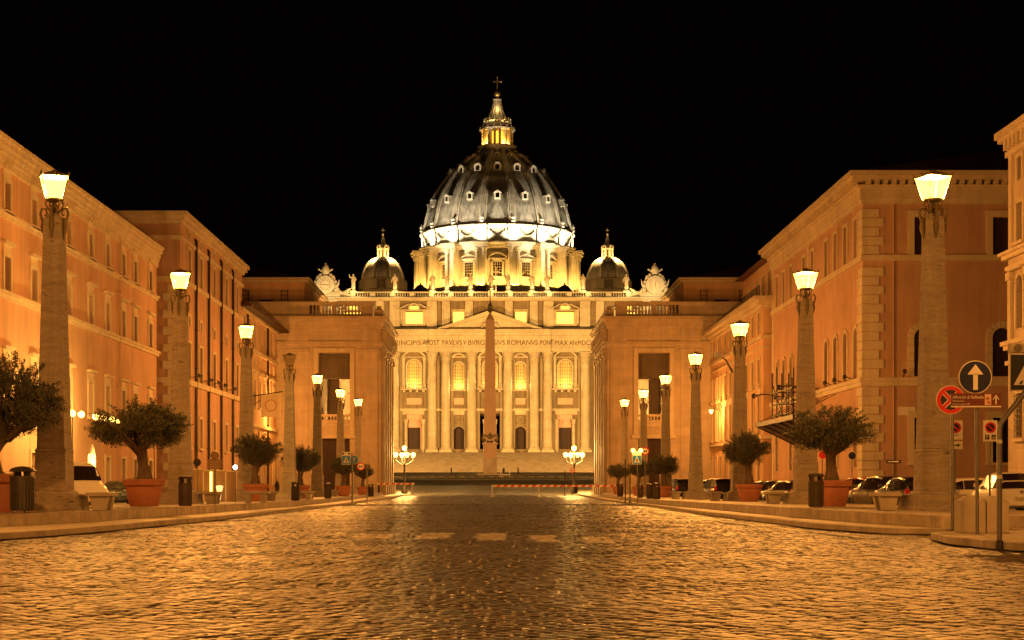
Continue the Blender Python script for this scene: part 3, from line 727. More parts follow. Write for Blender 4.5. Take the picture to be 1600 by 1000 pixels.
# ---------------------------------------------------------------- the two porticoes at the end of the street
def portico(sg, label):
    YF, YB = 165.0, 183.0
    th = thing('portico', (sg * 12.2, YF, -.2), label, 'portico')
    XI, XO = 12.2, 36.0
    fr = lambda u, d, v: (sg * u, YF - d, v)          # u outward from the street centre, d toward the camera
    ops = [(15.5, 18.85, 8.0, 15.2), (15.5, 18.85, 0.2, 5.95)]
    mb = MB(); holed_wall(mb, fr, XI, XO, -.3, 19.0, ops, 1.6)
    frb = lambda u, d, v: (sg * u, YB + d, v)
    opb = [(13.9, 16.9 + 1.4, .2, 13.5)]
    holed_wall(mb, frb, XI, XO, -.3, 19.0, opb, 1.2)
    # street side wall
    frs = lambda u, d, v: (sg * (XI - d), u, v)
    holed_wall(mb, frs, YF, YB, -.3, 19.0, [], .5)
    mb.add([(sg * XI, YF, 19), (sg * XO, YF, 19), (sg * XO, YB, 19), (sg * XI, YB, 19)], [(0, 1, 2, 3)])
    mb.add([(sg * XO, YF, -.3), (sg * XO, YB, -.3), (sg * XO, YB, 19), (sg * XO, YF, 19)], [(0, 1, 2, 3)])
    mb.box(*sorted((sg * (XI + .02), sg * (XO - .02))), YF + .02, YB - .02, 6.6, 7.3)   # inner floor
    mb.box(*sorted((sg * 19.6, sg * 20.2)), YF + .02, YB - .02, 7.3, 18.9)               # inner wall
    mb.box(*sorted((sg * 13.0, sg * 19.6)), YF + 8.6, YF + 9.2, 13.0, 18.9)
    mb.build('wall', 'travertine_blocks', th)
    def bx(m, u0, u1, y0, y1, z0, z1): m.box(*sorted((sg * u0, sg * u1)), y0, y1, z0, z1)
    m = MB()
    for z0, z1, p in ((15.85, 16.1, .1), (16.1, 16.4, .2), (17.75, 18.05, .2), (18.05, 18.5, .35), (18.5, 18.75, .6), (18.75, 19.08, .75)):
        bx(m, XI - p, XO + p, YF - p, YB + p, z0, z1)
    m.build('cornice', 'travertine_blocks', th)
    # corbels under the street-side cornice
    for k in range(12):
        m = MB(); y = YF + .6 + k * 1.5
        bx(m, XI - .7, XI - .02, y, y + .5, 16.9, 17.74); bx(m, XI - .55, XI - .02, y + .02, y + .48, 16.41, 16.89)
        m.build('corbel', 'travertine_blocks', th)
    m = MB()
    for u0, u1 in ((XI + .3, XI + 2.1), (20.0, 22.2), (24.2, 25.8), (28, 30)):
        bx(m, u0, u1, YF - .12, YF - .001, -.2, 15.84); bx(m, u0 - .12, u1 + .12, YF - .2, YF - .001, 15.3, 15.6); bx(m, u0, u1, YF - .14, YF - .001, 16.41, 17.74)
    for k in range(5):
        y = YF + 1.2 + k * 3.5
        bx(m, XI - .35, XI - .001, y, y + 1.5, -.2, 15.84); bx(m, XI - .5, XI - .001, y - .12, y + 1.62, 14.9, 15.5); bx(m, XI - .5, XI - .001, y - .12, y + 1.62, -.2, .9)
    m.build('pilasters', 'travertine_blocks', th)
    # surround of the tall opening, and the balcony in it
    m = MB()
    bx(m, 15.0, 15.48, YF - .16, YF - .002, 6.4, 15.7); bx(m, 18.87, 19.35, YF - .16, YF - .002, 6.4, 15.7); bx(m, 15.481, 18.869, YF - .15, YF - .002, 15.22, 15.68)
    bx(m, 14.8, 19.5, YF - .3, YF - .002, 6.0, 6.39)
    m.build('opening_surround', 'trim', th)
    b = MB(); bx(b, 15.52, 18.83, YF + .2, YF + .5, 8.05, 8.25); bx(b, 15.52, 18.83, YF + .2, YF + .5, 8.9 + .35, 9.45)
    b = MB(); bx(b, 15.5, 18.85, YF - .1, YF + .3, 7.3, 7.5); bx(b, 15.5, 18.85, YF - .1, YF + .3, 8.35, 8.6)
    for k in range(9):
        b.lathe([(.1, 0), (.17, .25), (.07, .6), (.12, .85)], (sg * (15.8 + k * .35), YF + .1, 7.5), 8)
    b.build('balustrade', 'trim', th, smooth=True)
    d = MB(); bx(d, 15.52, 18.83, YF + .5, YF + .6, -.2, 5.93)
    for k in range(1, 4): bx(d, 15.52 + k * .82, 15.6 + k * .82, YF + .44, YF + .499, -.2, 5.9)
    d.build('door', 'dark_wood', th)
    # parapet with two runs of balusters
    m = MB()
    bx(m, XI + .9, XO, YF + .1, YF + .6, 19.09, 19.4)
    bx(m, XI + .8, XO, YF, YF + .7, 20.35, 20.7)
    for u0, u1 in ((XI + .9, 14.35), (17.0, 17.45), (19.85, 25.9), (26.6, XO)): bx(m, u0, u1, YF + .1, YF + .6, 19.4, 20.35)
    bx(m, 25.9, 26.6, YF - .02, YF + .72, 19.4, 20.35)
    for i, c in enumerate((13.0, 12.3, 11.6)): pass
    bx(m, XI - .2, XI + .7, YF + .3, YB - 1, 19.09, 19.9); bx(m, XI + .0, XI + .5, YF + .8, YF + 1.6, 19.9, 20.3)
    m.build('parapet', 'travertine_blocks', th)
    for u0, u1 in ((14.35, 17.0), (17.45, 19.85)):
        m = MB(); n = int((u1 - u0) / .36)
        for k in range(n): m.lathe([(.09, 0), (.15, .25), (.06, .6), (.1, .95)], (sg * (u0 + .2 + k * (u1 - u0 - .15) / n), YF + .35, 19.4), 8)
        m.build('parapet_balusters', 'travertine_blocks', th, smooth=True)
    # attic block behind
    m = MB(); frb2 = lambda u, d, v: (sg * u, 168.5 - d, v)
    holed_wall(m, frb2, 20.8, 46, 19, 23.2, [(24.2, 25.7, 20.2, 21.3)], .4)
    m.add([(sg * 20.8, 168.5, 19), (sg * 20.8, 186, 19), (sg * 20.8, 186, 23.2), (sg * 20.8, 168.5, 23.2)], [(0, 1, 2, 3)])
    m.add([(sg * 46, 168.5, 19), (sg * 46, 186, 19), (sg * 46, 186, 23.2), (sg * 46, 168.5, 23.2)], [(0, 1, 2, 3)])
    m.add([(sg * 20.8, 186, 0), (sg * 46, 186, 0), (sg * 46, 186, 23.2), (sg * 20.8, 186, 23.2)], [(0, 1, 2, 3)])
    m.build('attic_wall', 'plaster_ochre', th)
    m = MB(); bx(m, 20.5, 46.3, 168.2, 186.3, 23.2, 23.45); bx(m, 20.2, 46.6, 167.9, 186.6, 23.45, 23.7); m.build('attic_cornice', 'trim', th)
    bxr = sorted((sg * 20.8, sg * 46)); hip_roof(th, bxr[0], bxr[1], 168.5, 186, 23.71, 2.6, .2)
    window(th, frb2, 24.95, 20.2, 21.3, 1.5, 'plain', 'pane_dark', 'plaster_brown', fw=.12, d=.38)
    m = MB()
    for u in (22.6, 26.9):
        for s in (0, .7): bx(m, u + s, u + s + .07, 168.4, 168.499, 20.0, 22.4)
        for k in range(6): bx(m, u, u + .77, 168.41, 168.498, 20.0 + k * .45, 20.06 + k * .45)
    m.build('trellis', 'iron', th)
    return th
pl = portico(-1, 'tall travertine portico block closing the left side of the street end')
pr = portico(1, 'tall travertine portico block closing the right side of the street end')

# short runs of colonnade behind the porticoes, seen through their openings
for sg, nm in ((-1, 'left'), (1, 'right')):
    th = thing('colonnade', (sg * 20, 205, 0), 'lit pale colonnade glimpsed through the %s portico opening' % nm, 'colonnade')
    m = MB(); m.box(*sorted((sg * 15.5, sg * 60)), 214, 226, 0, 18); m.build('wall', 'basilica_stone', th)
    for k in range(6):
        c = MB(); c.lathe([(1.2, -.2), (1.2, .3), (.95, .5), (.9, 5), (.75, 12.6), (1.0, 12.8), (1.2, 13.4)], (sg * (17 + k * 4.2), 210, .3), 20); c.build('column', 'basilica_stone', th, smooth=True)
    m = MB(); m.box(*sorted((sg * 15.2, sg * 60)), 208.5, 213.9, 13.7, 17.5); m.build('entablature', 'basilica_stone', th)
    lamp('colonnade_light', (sg * 19, 203, 8), 5000, FLOOD, th, .5)

# ---------------------------------------------------------------- the basilica
YF = 453.0; CX = wx(765.5, YF)
def fu(px): return wx(px, YF)
def fz(py): return wz(py, YF)
bas = thing('basilica', (CX, YF, 10), 'floodlit domed basilica with columned front closing the view', 'basilica')
fr = frame((0, YF, 0), (1, 0, 0), (0, -1, 0))
Z0 = fz(708)
def both(px): return (px, 1531 - px)
ops = []
def op(px, w_, p0, p1, arched=False, key=None):
    u = fu(px); ops.append((u - w_ / 2, u + w_ / 2, fz(p0), fz(p1), arched)); return u
BIG = [(647, 'rect', 3.6), (883, 'rect', 3.6)]; SM = [(717, 2.4), (813, 2.4)]
for px in (647, 883, 551, 979):
    op(px, 3.9, 606, 563, True); op(px, 4.8, 702, 648); op(px, 5.0, 506, 488)
    op(px, 2.6, 483.5, 478, False)
for px in (717, 813):
    op(px, 3.1, 608, 567, True); op(px, 3.4, 702, 667, True)
for px in (716.5, 814): op(px, 3.2, 505, 487)
op(765.5, 4.4, 606, 563, True); op(765.5, 6.0, 702, 646)
op(752, 1.4, 702, 650); op(779, 1.4, 702, 650)
wl = MB(); holed_wall(wl, fr, fu(487), fu(1044), Z0 - 6, fz(462), [o for o in ops], 1.2)
u0, u1 = fu(487), fu(1044)
wl.add([(u0, YF, Z0 - 6), (u0, YF + 22, Z0 - 6), (u0, YF + 22, fz(462)), (u0, YF, fz(462))], [(0, 1, 2, 3)])
wl.add([(u1, YF, Z0 - 6), (u1, YF + 22, Z0 - 6), (u1, YF + 22, fz(462)), (u1, YF, fz(462))], [(0, 1, 2, 3)])
wl.add([(u0, YF, fz(462)), (u1, YF, fz(462)), (u1, YF + 22, fz(462)), (u0, YF + 22, fz(462))], [(0, 1, 2, 3)])
wl.build('facade_wall', 'basilica_stone_shaded', bas)
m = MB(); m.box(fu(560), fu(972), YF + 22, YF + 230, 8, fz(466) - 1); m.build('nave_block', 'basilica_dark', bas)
def bay_fill(px, w_, p0, p1, mat, name, bars=True, arched=False, d=1.15, bn=6, bm=8):
    u = fu(px); p = MB(); p.box(u - w_ / 2 - .05, u + w_ / 2 + .05, -d - .1, -d, fz(p0), fz(p1), fr)
    o = p.build(name, mat, bas)
    if bars:
        g = MB()
        for k in range(1, bn): x = u - w_ / 2 + w_ * k / bn; g.box(x - .07, x + .07, -d + .01, -d + .15, fz(p0), fz(p1), fr)
        for k in range(1, bm): z = fz(p0) + (fz(p1) - fz(p0)) * k / bm; g.box(u - w_ / 2, u + w_ / 2, -d + .02, -d + .12, z - .06, z + .06, fr)
        g.build('glazing_bars', 'basilica_dark', o)
    return o
for px in (647, 883, 551, 979):
    bay_fill(px, 3.9, 606, 563, 'window_dim', 'loggia_window')
    bay_fill(px, 4.8, 702, 648, 'marble_pink', 'side_portal', bars=False)
    d_ = MB(); u = fu(px); d_.box(u - 1.7, u + 1.7, -1.0, -.85, Z0 - .4, fz(668), fr); d_.build('door', 'dark_wood', bas)
    h = MB(); arch_ring(h, fr, u, fz(664), 1.5, 2.1, -1.1, -.6, 8); h.box(u - 2.1, u + 2.1, -1.1, -.7, fz(667), fz(664), fr); h.build('portal_pediment', 'marble_pink', bas)
    bay_fill(px, 5.0, 506, 488, 'window_lit', 'attic_window', bars=False, d=.5)
    bay_fill(px, 2.6, 483.5, 478, 'lunette_lit', 'attic_lunette', bars=False, d=.5)
    r = MB(); r.box(u - 2.2, u + 2.2, 0, .12, fz(632), fz(622), fr); r.build('relief_panel', 'marble_pink', bas)
for px in (717, 813):
    bay_fill(px, 3.1, 608, 567, 'window_dim', 'loggia_window')
    bay_fill(px, 3.4, 702, 667, 'dark_wood', 'door', bars=False)
    r = MB(); u = fu(px); r.box(u - 1.5, u + 1.5, 0, .12, fz(632), fz(622), fr); r.build('relief_panel', 'marble_pink', bas)
    s = MB(); arch_ring(s, fr, u, fz(667) - 1.7, 1.72, 2.3, -.05, .35, 14); s.box(u - 2.3, u - 1.72, -.05, .35, Z0, fz(667) - 1.7, fr); s.box(u + 1.72, u + 2.3, -.05, .35, Z0, fz(667) - 1.7, fr)
    arch_ring(s, fr, u, fz(656), .7, 1.1, 0, .4, 12, 0, 2 * PI); s.box(u - 2.2, u + 2.2, 0, .3, fz(664), fz(663), fr)
    s.build('door_surround', 'basilica_dark', bas)
for px in (716.5, 814): bay_fill(px, 3.2, 505, 487, 'window_lit', 'attic_window', bars=False, d=.5)
bay_fill(765.5, 4.4, 606, 563, 'window_dim', 'loggia_window'); bay_fill(765.5, 6, 702, 646, 'dark_wood', 'door', bars=False)
bay_fill(752, 1.4, 702, 650, 'dark_wood', 'door', bars=False); bay_fill(779, 1.4, 702, 650, 'dark_wood', 'door', bars=False)
# window surrounds, balconies and pediments
for px, big in ((647, 1), (883, 1), (765.5, 1), (717, 0), (813, 0), (551, 1), (979, 1)):
    u = fu(px); s = MB(); hw = 1.95 if big else 1.55; t = fz(563 if big else 567); sp = t - hw
    arch_ring(s, fr, u, sp, hw + .02, hw + .5, -.05, .35, 14); s.box(u - hw - .5, u - hw - .02, -.05, .35, fz(606), sp, fr); s.box(u + hw + .02, u + hw + .5, -.05, .35, fz(606), sp, fr)
    if big:
        for q in (-1, 1): s.box(u + q * 3.05 - .35, u + q * 3.05 + .35, 0, .8, fz(606), fz(560), fr); s.box(u + q * 3.05 - .5, u + q * 3.05 + .5, 0, .95, fz(562), fz(559.5), fr)
        s.box(u - 3.7, u + 3.7, 0, 1.0, fz(559), fz(557.5), fr)
        arch_ring(s, fr, u, fz(559) - 1.8, 3.6, 4.1, 0, 1.2, 12, R(32), R(148))
        s.box(u - 3.9, u + 3.9, 0, 1.8, fz(609.5), fz(607.5), fr); s.box(u - 3.6, u + 3.6, 1.4, 1.7, fz(602), fz(601), fr)
        for k in range(11): s.lathe([(.1, 0), (.17, .3), (.08, .7), (.12, 1.0)], fr(u - 3.4 + k * .68, 1.55, fz(607.4)), 6)
        for k in range(4): s.box(u - 3.2 + k * 1.9, u - 2.5 + k * 1.9, 0, 1.3, fz(613), fz(609.6), fr)
    else:
        s.box(u - 2.3, u + 2.3, 0, .5, fz(559), fz(557), fr); arch_ring(s, fr, u, fz(559) - 1.2, 2.1, 2.5, 0, .6, 10, R(32), R(148))
        s.box(u - 2.2, u + 2.2, 0, .7, fz(611), fz(609), fr)
    s.build('window_surround', 'basilica_stone', bas, smooth=False)
# small lower columns beside the portals, string between storeys
for px in (634.5, 661.5, 870, 896, 757.5, 773.5):
    s = MB(); c = fr(fu(px), .5, Z0); s.lathe([(.62, 0), (.62, .4), (.48, .5), (.44, 8.6), (.6, 8.8), (.7, 9.9)], c, 12)
    s.build('portal_column', 'basilica_stone', bas, smooth=True)
s = MB()
for a, b in ((625, 668), (682, 690), (704, 730), (744, 786), (800, 827), (841, 848), (862, 905)): s.box(fu(a), fu(b), 0, .7, fz(642), fz(638.5), fr)
for a, b in ((625, 668), (704, 730), (800, 827), (862, 905)): s.box(fu(a), fu(b), 0, .35, fz(648), fz(642.01), fr)
s.build('storey_course', 'basilica_stone', bas)
# giant order
COLX = [617, 675.3, 696.5, 737, 793.5, 834.5, 855.5, 914]
def giant(px, d=.95):
    c = fr(fu(px), d, 0); zb, zt = fz(700), fz(568)
    s = MB(); R0 = 1.38
    prof = [(R0 * 1.25, Z0 + .9), (R0 * 1.3, Z0 + 1.2), (R0 * 1.1, Z0 + 1.45), (R0 * 1.15, Z0 + 1.65), (R0, Z0 + 1.8)]
    for k in range(9):
        t = k / 8; prof.append((R0 * (1 - .15 * t ** 1.6), Z0 + 1.8 + (zt - Z0 - 1.8) * t))
    prof.append((R0 * .92, zt + .05)); prof.append((R0 * .92, zt + .2))
    s.lathe([(r, z) for r, z in prof], (c[0], c[1], 0), 28)
    s.box(c[0] - 1.85, c[0] + 1.85, c[1] - 1.85, c[1] + 1.4, Z0, Z0 + .9)
    o = s.build('giant_column', 'basilica_stone', bas, smooth=True)
    k_ = MB(); k_.lathe([(1.15, zt + .2), (1.2, zt + .6), (1.3, zt + 1.8), (1.75, zt + 3.0)], (c[0], c[1], 0), 20)
    for row, (zz, rr, hh) in enumerate(((zt + .25, 1.22, 1.15), (zt + 1.1, 1.34, 1.15), (zt + 2.1, 1.6, .85))):
        for i in range(12):
            a = 2 * PI * (i + .5 * (row % 2)) / 12
            ca, sa = math.cos(a), math.sin(a); x, y = c[0] + rr * ca, c[1] + rr * sa
            tx, ty = -sa * .28, ca * .28
            o2 = .35
            k_.add([(x - tx, y - ty, zz), (x + tx, y + ty, zz), (x + tx + o2 * .5 * ca, y + ty + o2 * .5 * sa, zz + hh * .8), (x - tx + o2 * .5 * ca, y - ty + o2 * .5 * sa, zz + hh * .8), (x + o2 * 1.5 * ca, y + o2 * 1.5 * sa, zz + hh)], [(0, 1, 2, 3), (3, 2, 4)])
    k_.box(c[0] - 1.8, c[0] + 1.8, c[1] - 1.8, c[1] + 1.2, zt + 3.0, fz(551) - .01)
    k_.build('capital', 'basilica_stone', o)
for px in COLX: giant(px)
s = MB()
for px in (585, 594, 515, 946, 940, 1016): s.box(fu(px) - 1.3, fu(px) + 1.3, 0, .7, Z0, fz(551), fr)
for px in (626.5, 666, 684.5, 706, 728.5, 747, 784, 802, 825, 846, 865, 905): s.box(fu(px) - .55, fu(px) + .55, 0, .45, Z0, fz(551), fr)
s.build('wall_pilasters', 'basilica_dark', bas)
# entablature, inscription, main cornice
s = MB()
for z0, z1, p in ((551, 547, 1.9), (547, 543.5, 2.1), (543.5, 529.5, 1.8), (529.5, 526, 2.2), (526, 522, 2.8), (522, 519, 3.6), (519, 516.5, 4.0)):
    s.box(fu(671), fu(860), 0, p + .6, fz(z0), fz(z1), fr)
    s.box(fu(487) - .0, fu(671), 0, p, fz(z0), fz(z1), fr); s.box(fu(860), fu(1044), 0, p, fz(z0), fz(z1), fr)
s.build('entablature', 'basilica_stone', bas)
s = MB()
for k in range(150):
    u = fu(490) + k * .7
    if u < fu(1042): s.box(u, u + .35, 2.2, 2.9 if not (fu(671) < u < fu(860)) else 3.5, fz(526), fz(524.5), fr)
s.build('dentils', 'basilica_stone', bas)
surf('letter_dark', (.17, .12, .07), .7, .1, 3, bump=.05)
ins = MB()
for t, a, b in (('IN HONOREM', 566, 609), ('PRINCIPIS', 612.5, 658), ('APOST', 660.5, 687), ('PAVLVS', 691, 722), ('V', 724.2, 728.5), ('BVRGHESIVS', 732, 789), ('ROMANVS', 792.5, 840), ('PONT', 843.5, 864.5), ('MAX', 867, 887), ('AN', 889, 900), ('MDCXII', 902.5, 930), ('PONT VII', 934, 968)):
    d = 2.4 if a > 668 and b < 861 else 1.8
    k = text_mb(t, fu(a), fu(b), fz(540.2), fz(532.5) - fz(540.2), fr, d + .06, .08)
    if a < 861 < b or a < 671 < b: k = text_mb(t, fu(a), fu(b), fz(540.2), fz(532.5) - fz(540.2), fr, 2.5, .08)
    ins.add(k.v, k.f)
ins.build('inscription', 'letter_dark', bas)
# pediment
ap = fu(765.5)
s = MB(); half = fu(846) - ap; zt, zb = fz(487), fz(516.5)
s.prism([(ap - half * .93, zb), (ap + half * .93, zb), (ap, zt - 1.0)], 0, 2.2, fr)
for q in (-1, 1):
    s.prism([(ap + q * half, zb), (ap + q * half * .93, zb - .0), (ap, zt - 1.3), (ap, zt - .3)], 2.0, 3.6, fr)
    s.prism([(ap + q * half, zb + .35), (ap + q * half, zb), (ap, zt - .3), (ap, zt)], 1.9, 4.2, fr)
s.build('pediment', 'basilica_stone', bas)
s = MB(); s.lathe([(.1, 0), (1.0, .3), (1.3, 1.4), (1.0, 2.6), (.4, 3.2)], fr(ap, 2.3, zb + .6), 12, sy=.4)
for q in (-1, 1): s.ball(fr(ap + q * 1.7, 2.4, zb + 1.6), .7, 8); s.ball(fr(ap + q * 2.3, 2.4, zb + .9), .5, 8)
s.build('coat_of_arms', 'basilica_stone', bas, smooth=True)
# attic storey
s = MB()
for px in (617, 675, 697, 733, 795, 834, 857, 914, 594, 937, 520, 1010):
    w_ = 1.5 if px in (617, 675, 857, 914) else 1.15
    u = fu(px); s.box(u - w_, u + w_, 0, .55, fz(512), fz(470), fr); s.box(u - w_ * .6, u + w_ * .6, .55, .75, fz(511.9), fz(479), fr)
    s.box(u - w_ * .95, u + w_ * .95, .55, .95, fz(478), fz(471), fr)
s.box(fu(487), fu(1044), 0, .5, fz(516.4), fz(512.01), fr)
s.build('attic_pilasters', 'basilica_stone', bas)
for px in (647, 883, 551, 979):
    s = MB(); u = fu(px)
    for q in (-1, 1):
        s.box(u + q * 3.0 - .4, u + q * 3.0 + .4, 0, .35, fz(508.5), fz(486), fr); s.box(u + q * 3.7 - .3, u + q * 3.7 + .3, 0, .7, fz(506), fz(485.5), fr)
        s.prism([(u + q * 4.6, fz(484)), (u + q * 4.6, fz(483)), (u + q * 1.4, fz(474.5)), (u + q * 1.4, fz(476.2))], 0, 1.3, fr)
    s.box(u - 3.4, u + 3.4, 0, .4, fz(509), fz(507), fr); s.box(u - 4.5, u + 4.5, 0, .9, fz(485.4), fz(484), fr)
    arch_ring(s, fr, u, fz(483), 1.35, 1.75, 0, .8, 12)
    s.build('attic_window_frame', 'basilica_stone', bas)
for px in (716.5, 814):
    s = MB(); u = fu(px); s.box(u - 2.0, u - 1.62, 0, .35, fz(507), fz(485.5), fr); s.box(u + 1.62, u + 2.0, 0, .35, fz(507), fz(485.5), fr); s.box(u - 2.0, u + 2.0, 0, .35, fz(485.5), fz(483.5), fr); s.box(u - 2.2, u + 2.2, 0, .5, fz(508.6), fz(507.1), fr)
    s.build('attic_window_frame', 'basilica_stone', bas)
s = MB()
for z0, z1, p in ((470, 468.5, .6), (468.5, 467, 1.1), (467, 465.5, 1.7)): s.box(fu(486), fu(1045), -2, p, fz(z0), fz(z1), fr)
s.build('attic_cornice', 'basilica_stone', bas)
s = MB(); s.box(fu(486), fu(1045), -.3, .3, fz(465.4), fz(464), fr); s.box(fu(486), fu(1045), -.35, .35, fz(457.5), fz(456), fr)
for k in range(19): u = fu(490) + k * 5.8; s.box(u - .7, u + .7, -.5, .5, fz(464), fz(457.5), fr)
s.build('balustrade', 'basilica_stone', bas)
s = MB()
for k in range(140):
    u = fu(490) + .74 * k + .4
    if u < fu(1043): s.lathe([(.12, 0), (.2, .3), (.09, .8), (.14, 1.22)], fr(u, 0, fz(464)), 5, cap=False)
o = s.build('balusters', 'basilica_stone', bas); 
# steps up to the front
s = MB(); n = 26
for k in range(n):
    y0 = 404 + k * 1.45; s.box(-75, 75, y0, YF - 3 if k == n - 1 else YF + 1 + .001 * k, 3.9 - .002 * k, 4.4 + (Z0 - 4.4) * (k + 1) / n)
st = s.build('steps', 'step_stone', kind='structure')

# clocks
def clock(px, h1, h2, label_side, face):
    u = fu(px); z = fz(446); s = MB()
    s.lathe([(2.35, 0), (2.35, .3), (2.0, .5), (1.95, .5)], (0, 0, 0), 32)
    # rotate the lathe so that it faces the camera
    s.v = [fr(u + x, 1 + zz, z + y) for x, y, zz in s.v]
    s.box(u - 4.3, u + 4.3, -.5, .8, fz(464), fz(460.5), fr)
    s.box(u - 3.0, u + 3.0, -.4, .6, fz(460.5), fz(456), fr)
    arch_ring(s, fr, u, z, 2.35, 2.75, .2, 1.5, 24, 0, 2 * PI)
    # scrolls, angels and crown round the dial
    for q in (-1, 1):
        for (dx, dz, r) in ((2.9, 1.0, .55), (3.1, -.3, .7), (3.3, -1.4, .9), (2.2, 2.4, .6), (1.5, 3.0, .55), (4.0, -2.0, .7), (2.6, 1.9, .4), (4.9, -2.3, .5)):
            s.ball(fr(u + q * dx, .6, z + dz), r, 8)
        s.tube([fr(u + q * 2.9, .8, z - 1.0), fr(u + q * 3.7, .8, z + .2), fr(u + q * 4.1, .8, z + 1.6)], [.5, .35, .08], 6)
        s.tube([fr(u + q * .4, .8, z + 3.4), fr(u + q * 1.5, .8, z + 4.3), fr(u + q * 2.1, .8, z + 4.7)], [.22, .2, .3], 6)
        s.tube([fr(u + q * 5.2, .5, z - 2.6), fr(u + q * 6.4, .5, z - 1.6), fr(u + q * 7.4, .5, z - 1.0)], [.6, .45, .2], 6)
        s.tube([fr(u + q * 3.0, .5, z - 2.6), fr(u + q * 5.2, .5, z - 2.3), fr(u + q * 7.2, .5, z - 3.0)], [.5, .6, .3], 6)
    s.lathe([(.9, 3.2), (1.1, 3.7), (1.25, 4.5), (1.0, 5.2), (.6, 5.9), (.25, 6.1), (.3, 6.4), (.05, 6.6)], fr(u, .5, z), 12)
    o = s.build('clock_case', 'basilica_stone', bas, smooth=True)
    f = MB(); f.lathe([(.01, 1.52), (1.93, 1.5), (1.93, 1.4)], (0, 0, 0), 32, cap=False); f.v = [fr(u + x, zz, z + y) for x, y, zz in f.v]
    f.build('dial', face, o)
    g = MB()
    for k in range(12):
        a = k * PI / 6; c_, s_ = math.sin(a), math.cos(a)
        g.prism([(u + c_ * r + s_ * t, z + s_ * r - c_ * t) for r, t in ((1.45, -.07), (1.8, -.07), (1.8, .07), (1.45, .07))], 1.54, 1.6, fr)
    arch_ring(g, fr, u, z, 1.32, 1.38, 1.54, 1.58, 24, 0, 2 * PI)
    for a, l, w_ in ((h1, 1.0, .1), (h2, 1.5, .07)):
        a = R(a); c_, s_ = math.sin(a), math.cos(a)
        g.prism([(u + c_ * r + s_ * t, z + s_ * r - c_ * t) for r, t in ((-.3, -w_), (l, -w_), (l, w_), (-.3, w_))], 1.61, 1.68, fr)
    g.build('clock_hands', 'gilt' if px > 800 else 'letter_dark', o)
clock(509, 100, 270, 'left', 'trim'); clock(1023, 0, 180, 'right', 'trim')

# small domes
def small_dome(px, py_base=456):
    Y = 515.0; cx = wx(px, Y); k = Y / F
    z = lambda p: wz(p, Y)
    s = MB(); Rr = 34 * k
    s.lathe([(Rr * 1.02, z(475)), (Rr * 1.02, z(455)), (Rr * 1.06, z(455)), (Rr * 1.06, z(453.5)), (Rr * .98, z(453.5)), (Rr * .98, z(441)), (Rr * 1.06, z(440.5)), (Rr * 1.06, z(438.5)), (Rr * .97, z(438.5))], (cx, Y, 0), 32)
    for i in range(8):
        a = PI / 8 + i * PI / 4 ; x, y = cx + Rr * math.cos(a), Y + Rr * math.sin(a)
        s.frus(x, y, z(455), z(440.6), 1.5, .8, 1.5, .8, a + PI / 2)
    o = s.build('small_drum', 'basilica_dark', bas, smooth=True)
    d = MB(); prof = []
    for i in range(13):
        t = i / 12 * R(78); prof.append((Rr * .97 * math.cos(t), z(438.5) + (z(404) - z(438.5)) * math.sin(t) / math.sin(R(78))))
    d.lathe(prof, (cx, Y, 0), 48); dm = d.build('small_dome', 'lead', bas, smooth=True)
    for i in range(8):
        a = PI / 8 + i * PI / 4
        pts = [(cx + (r + .15) * math.cos(a), Y + (r + .15) * math.sin(a), zz + .1) for r, zz in prof]
        rb = MB(); rb.tube(pts, .42, 6); rb.build('rib', 'rib_lead', dm, smooth=True)
    l = MB(); l.lathe([(2.4, z(407)), (2.4, z(404.5)), (1.1, z(404)), (1.1, z(391)), (2.1, z(390.6)), (2.1, z(388.5)), (1.5, z(388)), (1.7, z(384)), (1.0, z(381)), (.35, z(371)), (.1, z(367))], (cx, Y, 0), 16)
    l.ball((cx, Y, z(366)), .45, 8); l.box(cx - .07, cx + .07, Y - .07, Y + .07, z(366), z(357)); l.box(cx - .5, cx + .5, Y - .06, Y + .06, z(360.6), z(359.8))
    for i in range(8):
        a = PI / 8 + i * PI / 4; l.lathe([(.3, z(404)), (.26, z(391))], (cx + 1.75 * math.cos(a), Y + 1.75 * math.sin(a), 0), 8)
        l.lathe([(.22, z(388.5)), (.3, z(386)), (.05, z(383.5))], (cx + 1.9 * math.cos(a), Y + 1.9 * math.sin(a), 0), 6)
    l.build('small_lantern', 'basilica_stone', bas, smooth=True)
    for q in (-1, 1):
        lamp('lantern_light', (cx + q * 3.0, Y - 3.0, z(404)), 3200, (1, .60, .18), bas, .3)
        lamp('small_dome_light', (cx + q * 11, Y - 13, z(452)), 1500, FLOOD, bas, .5)
small_dome(598.5); small_dome(949)

# low dark roof cupolas between balustrade and drum
for px, w_ in ((657, 2.3), (882, 2.3), (552, 3.0)):
    Y = 480; c = MB(); c.lathe([(w_ * 1.1, 0), (w_, .8), (w_ * .7, 1.7), (w_ * .3, 2.3), (.2, 2.5), (.2, 3.0), (.01, 3.3)], (wx(px, Y), Y, wz(457.5 if px > 600 else 470, Y)), 16); c.build('roof_cupola', 'dark_wood', bas, smooth=True)
for a, b in ((741, 760), (771, 789), (719, 733), (800, 815)):
    s = MB(); Y = 478; s.prism([(wx(a, Y), wz(458, Y)), (wx(b, Y), wz(458, Y)), (wx(b if a > 765 else b, Y), wz(449 if 735 < a < 780 else 455, Y)), (wx(a + 4, Y), wz(447.5 if 735 < a < 780 else 457, Y))], 0, 3, frame((0, Y, 0), (1, 0, 0), (0, -1, 0)))
    s.build('nave_roof', 'dark_wood', bas)

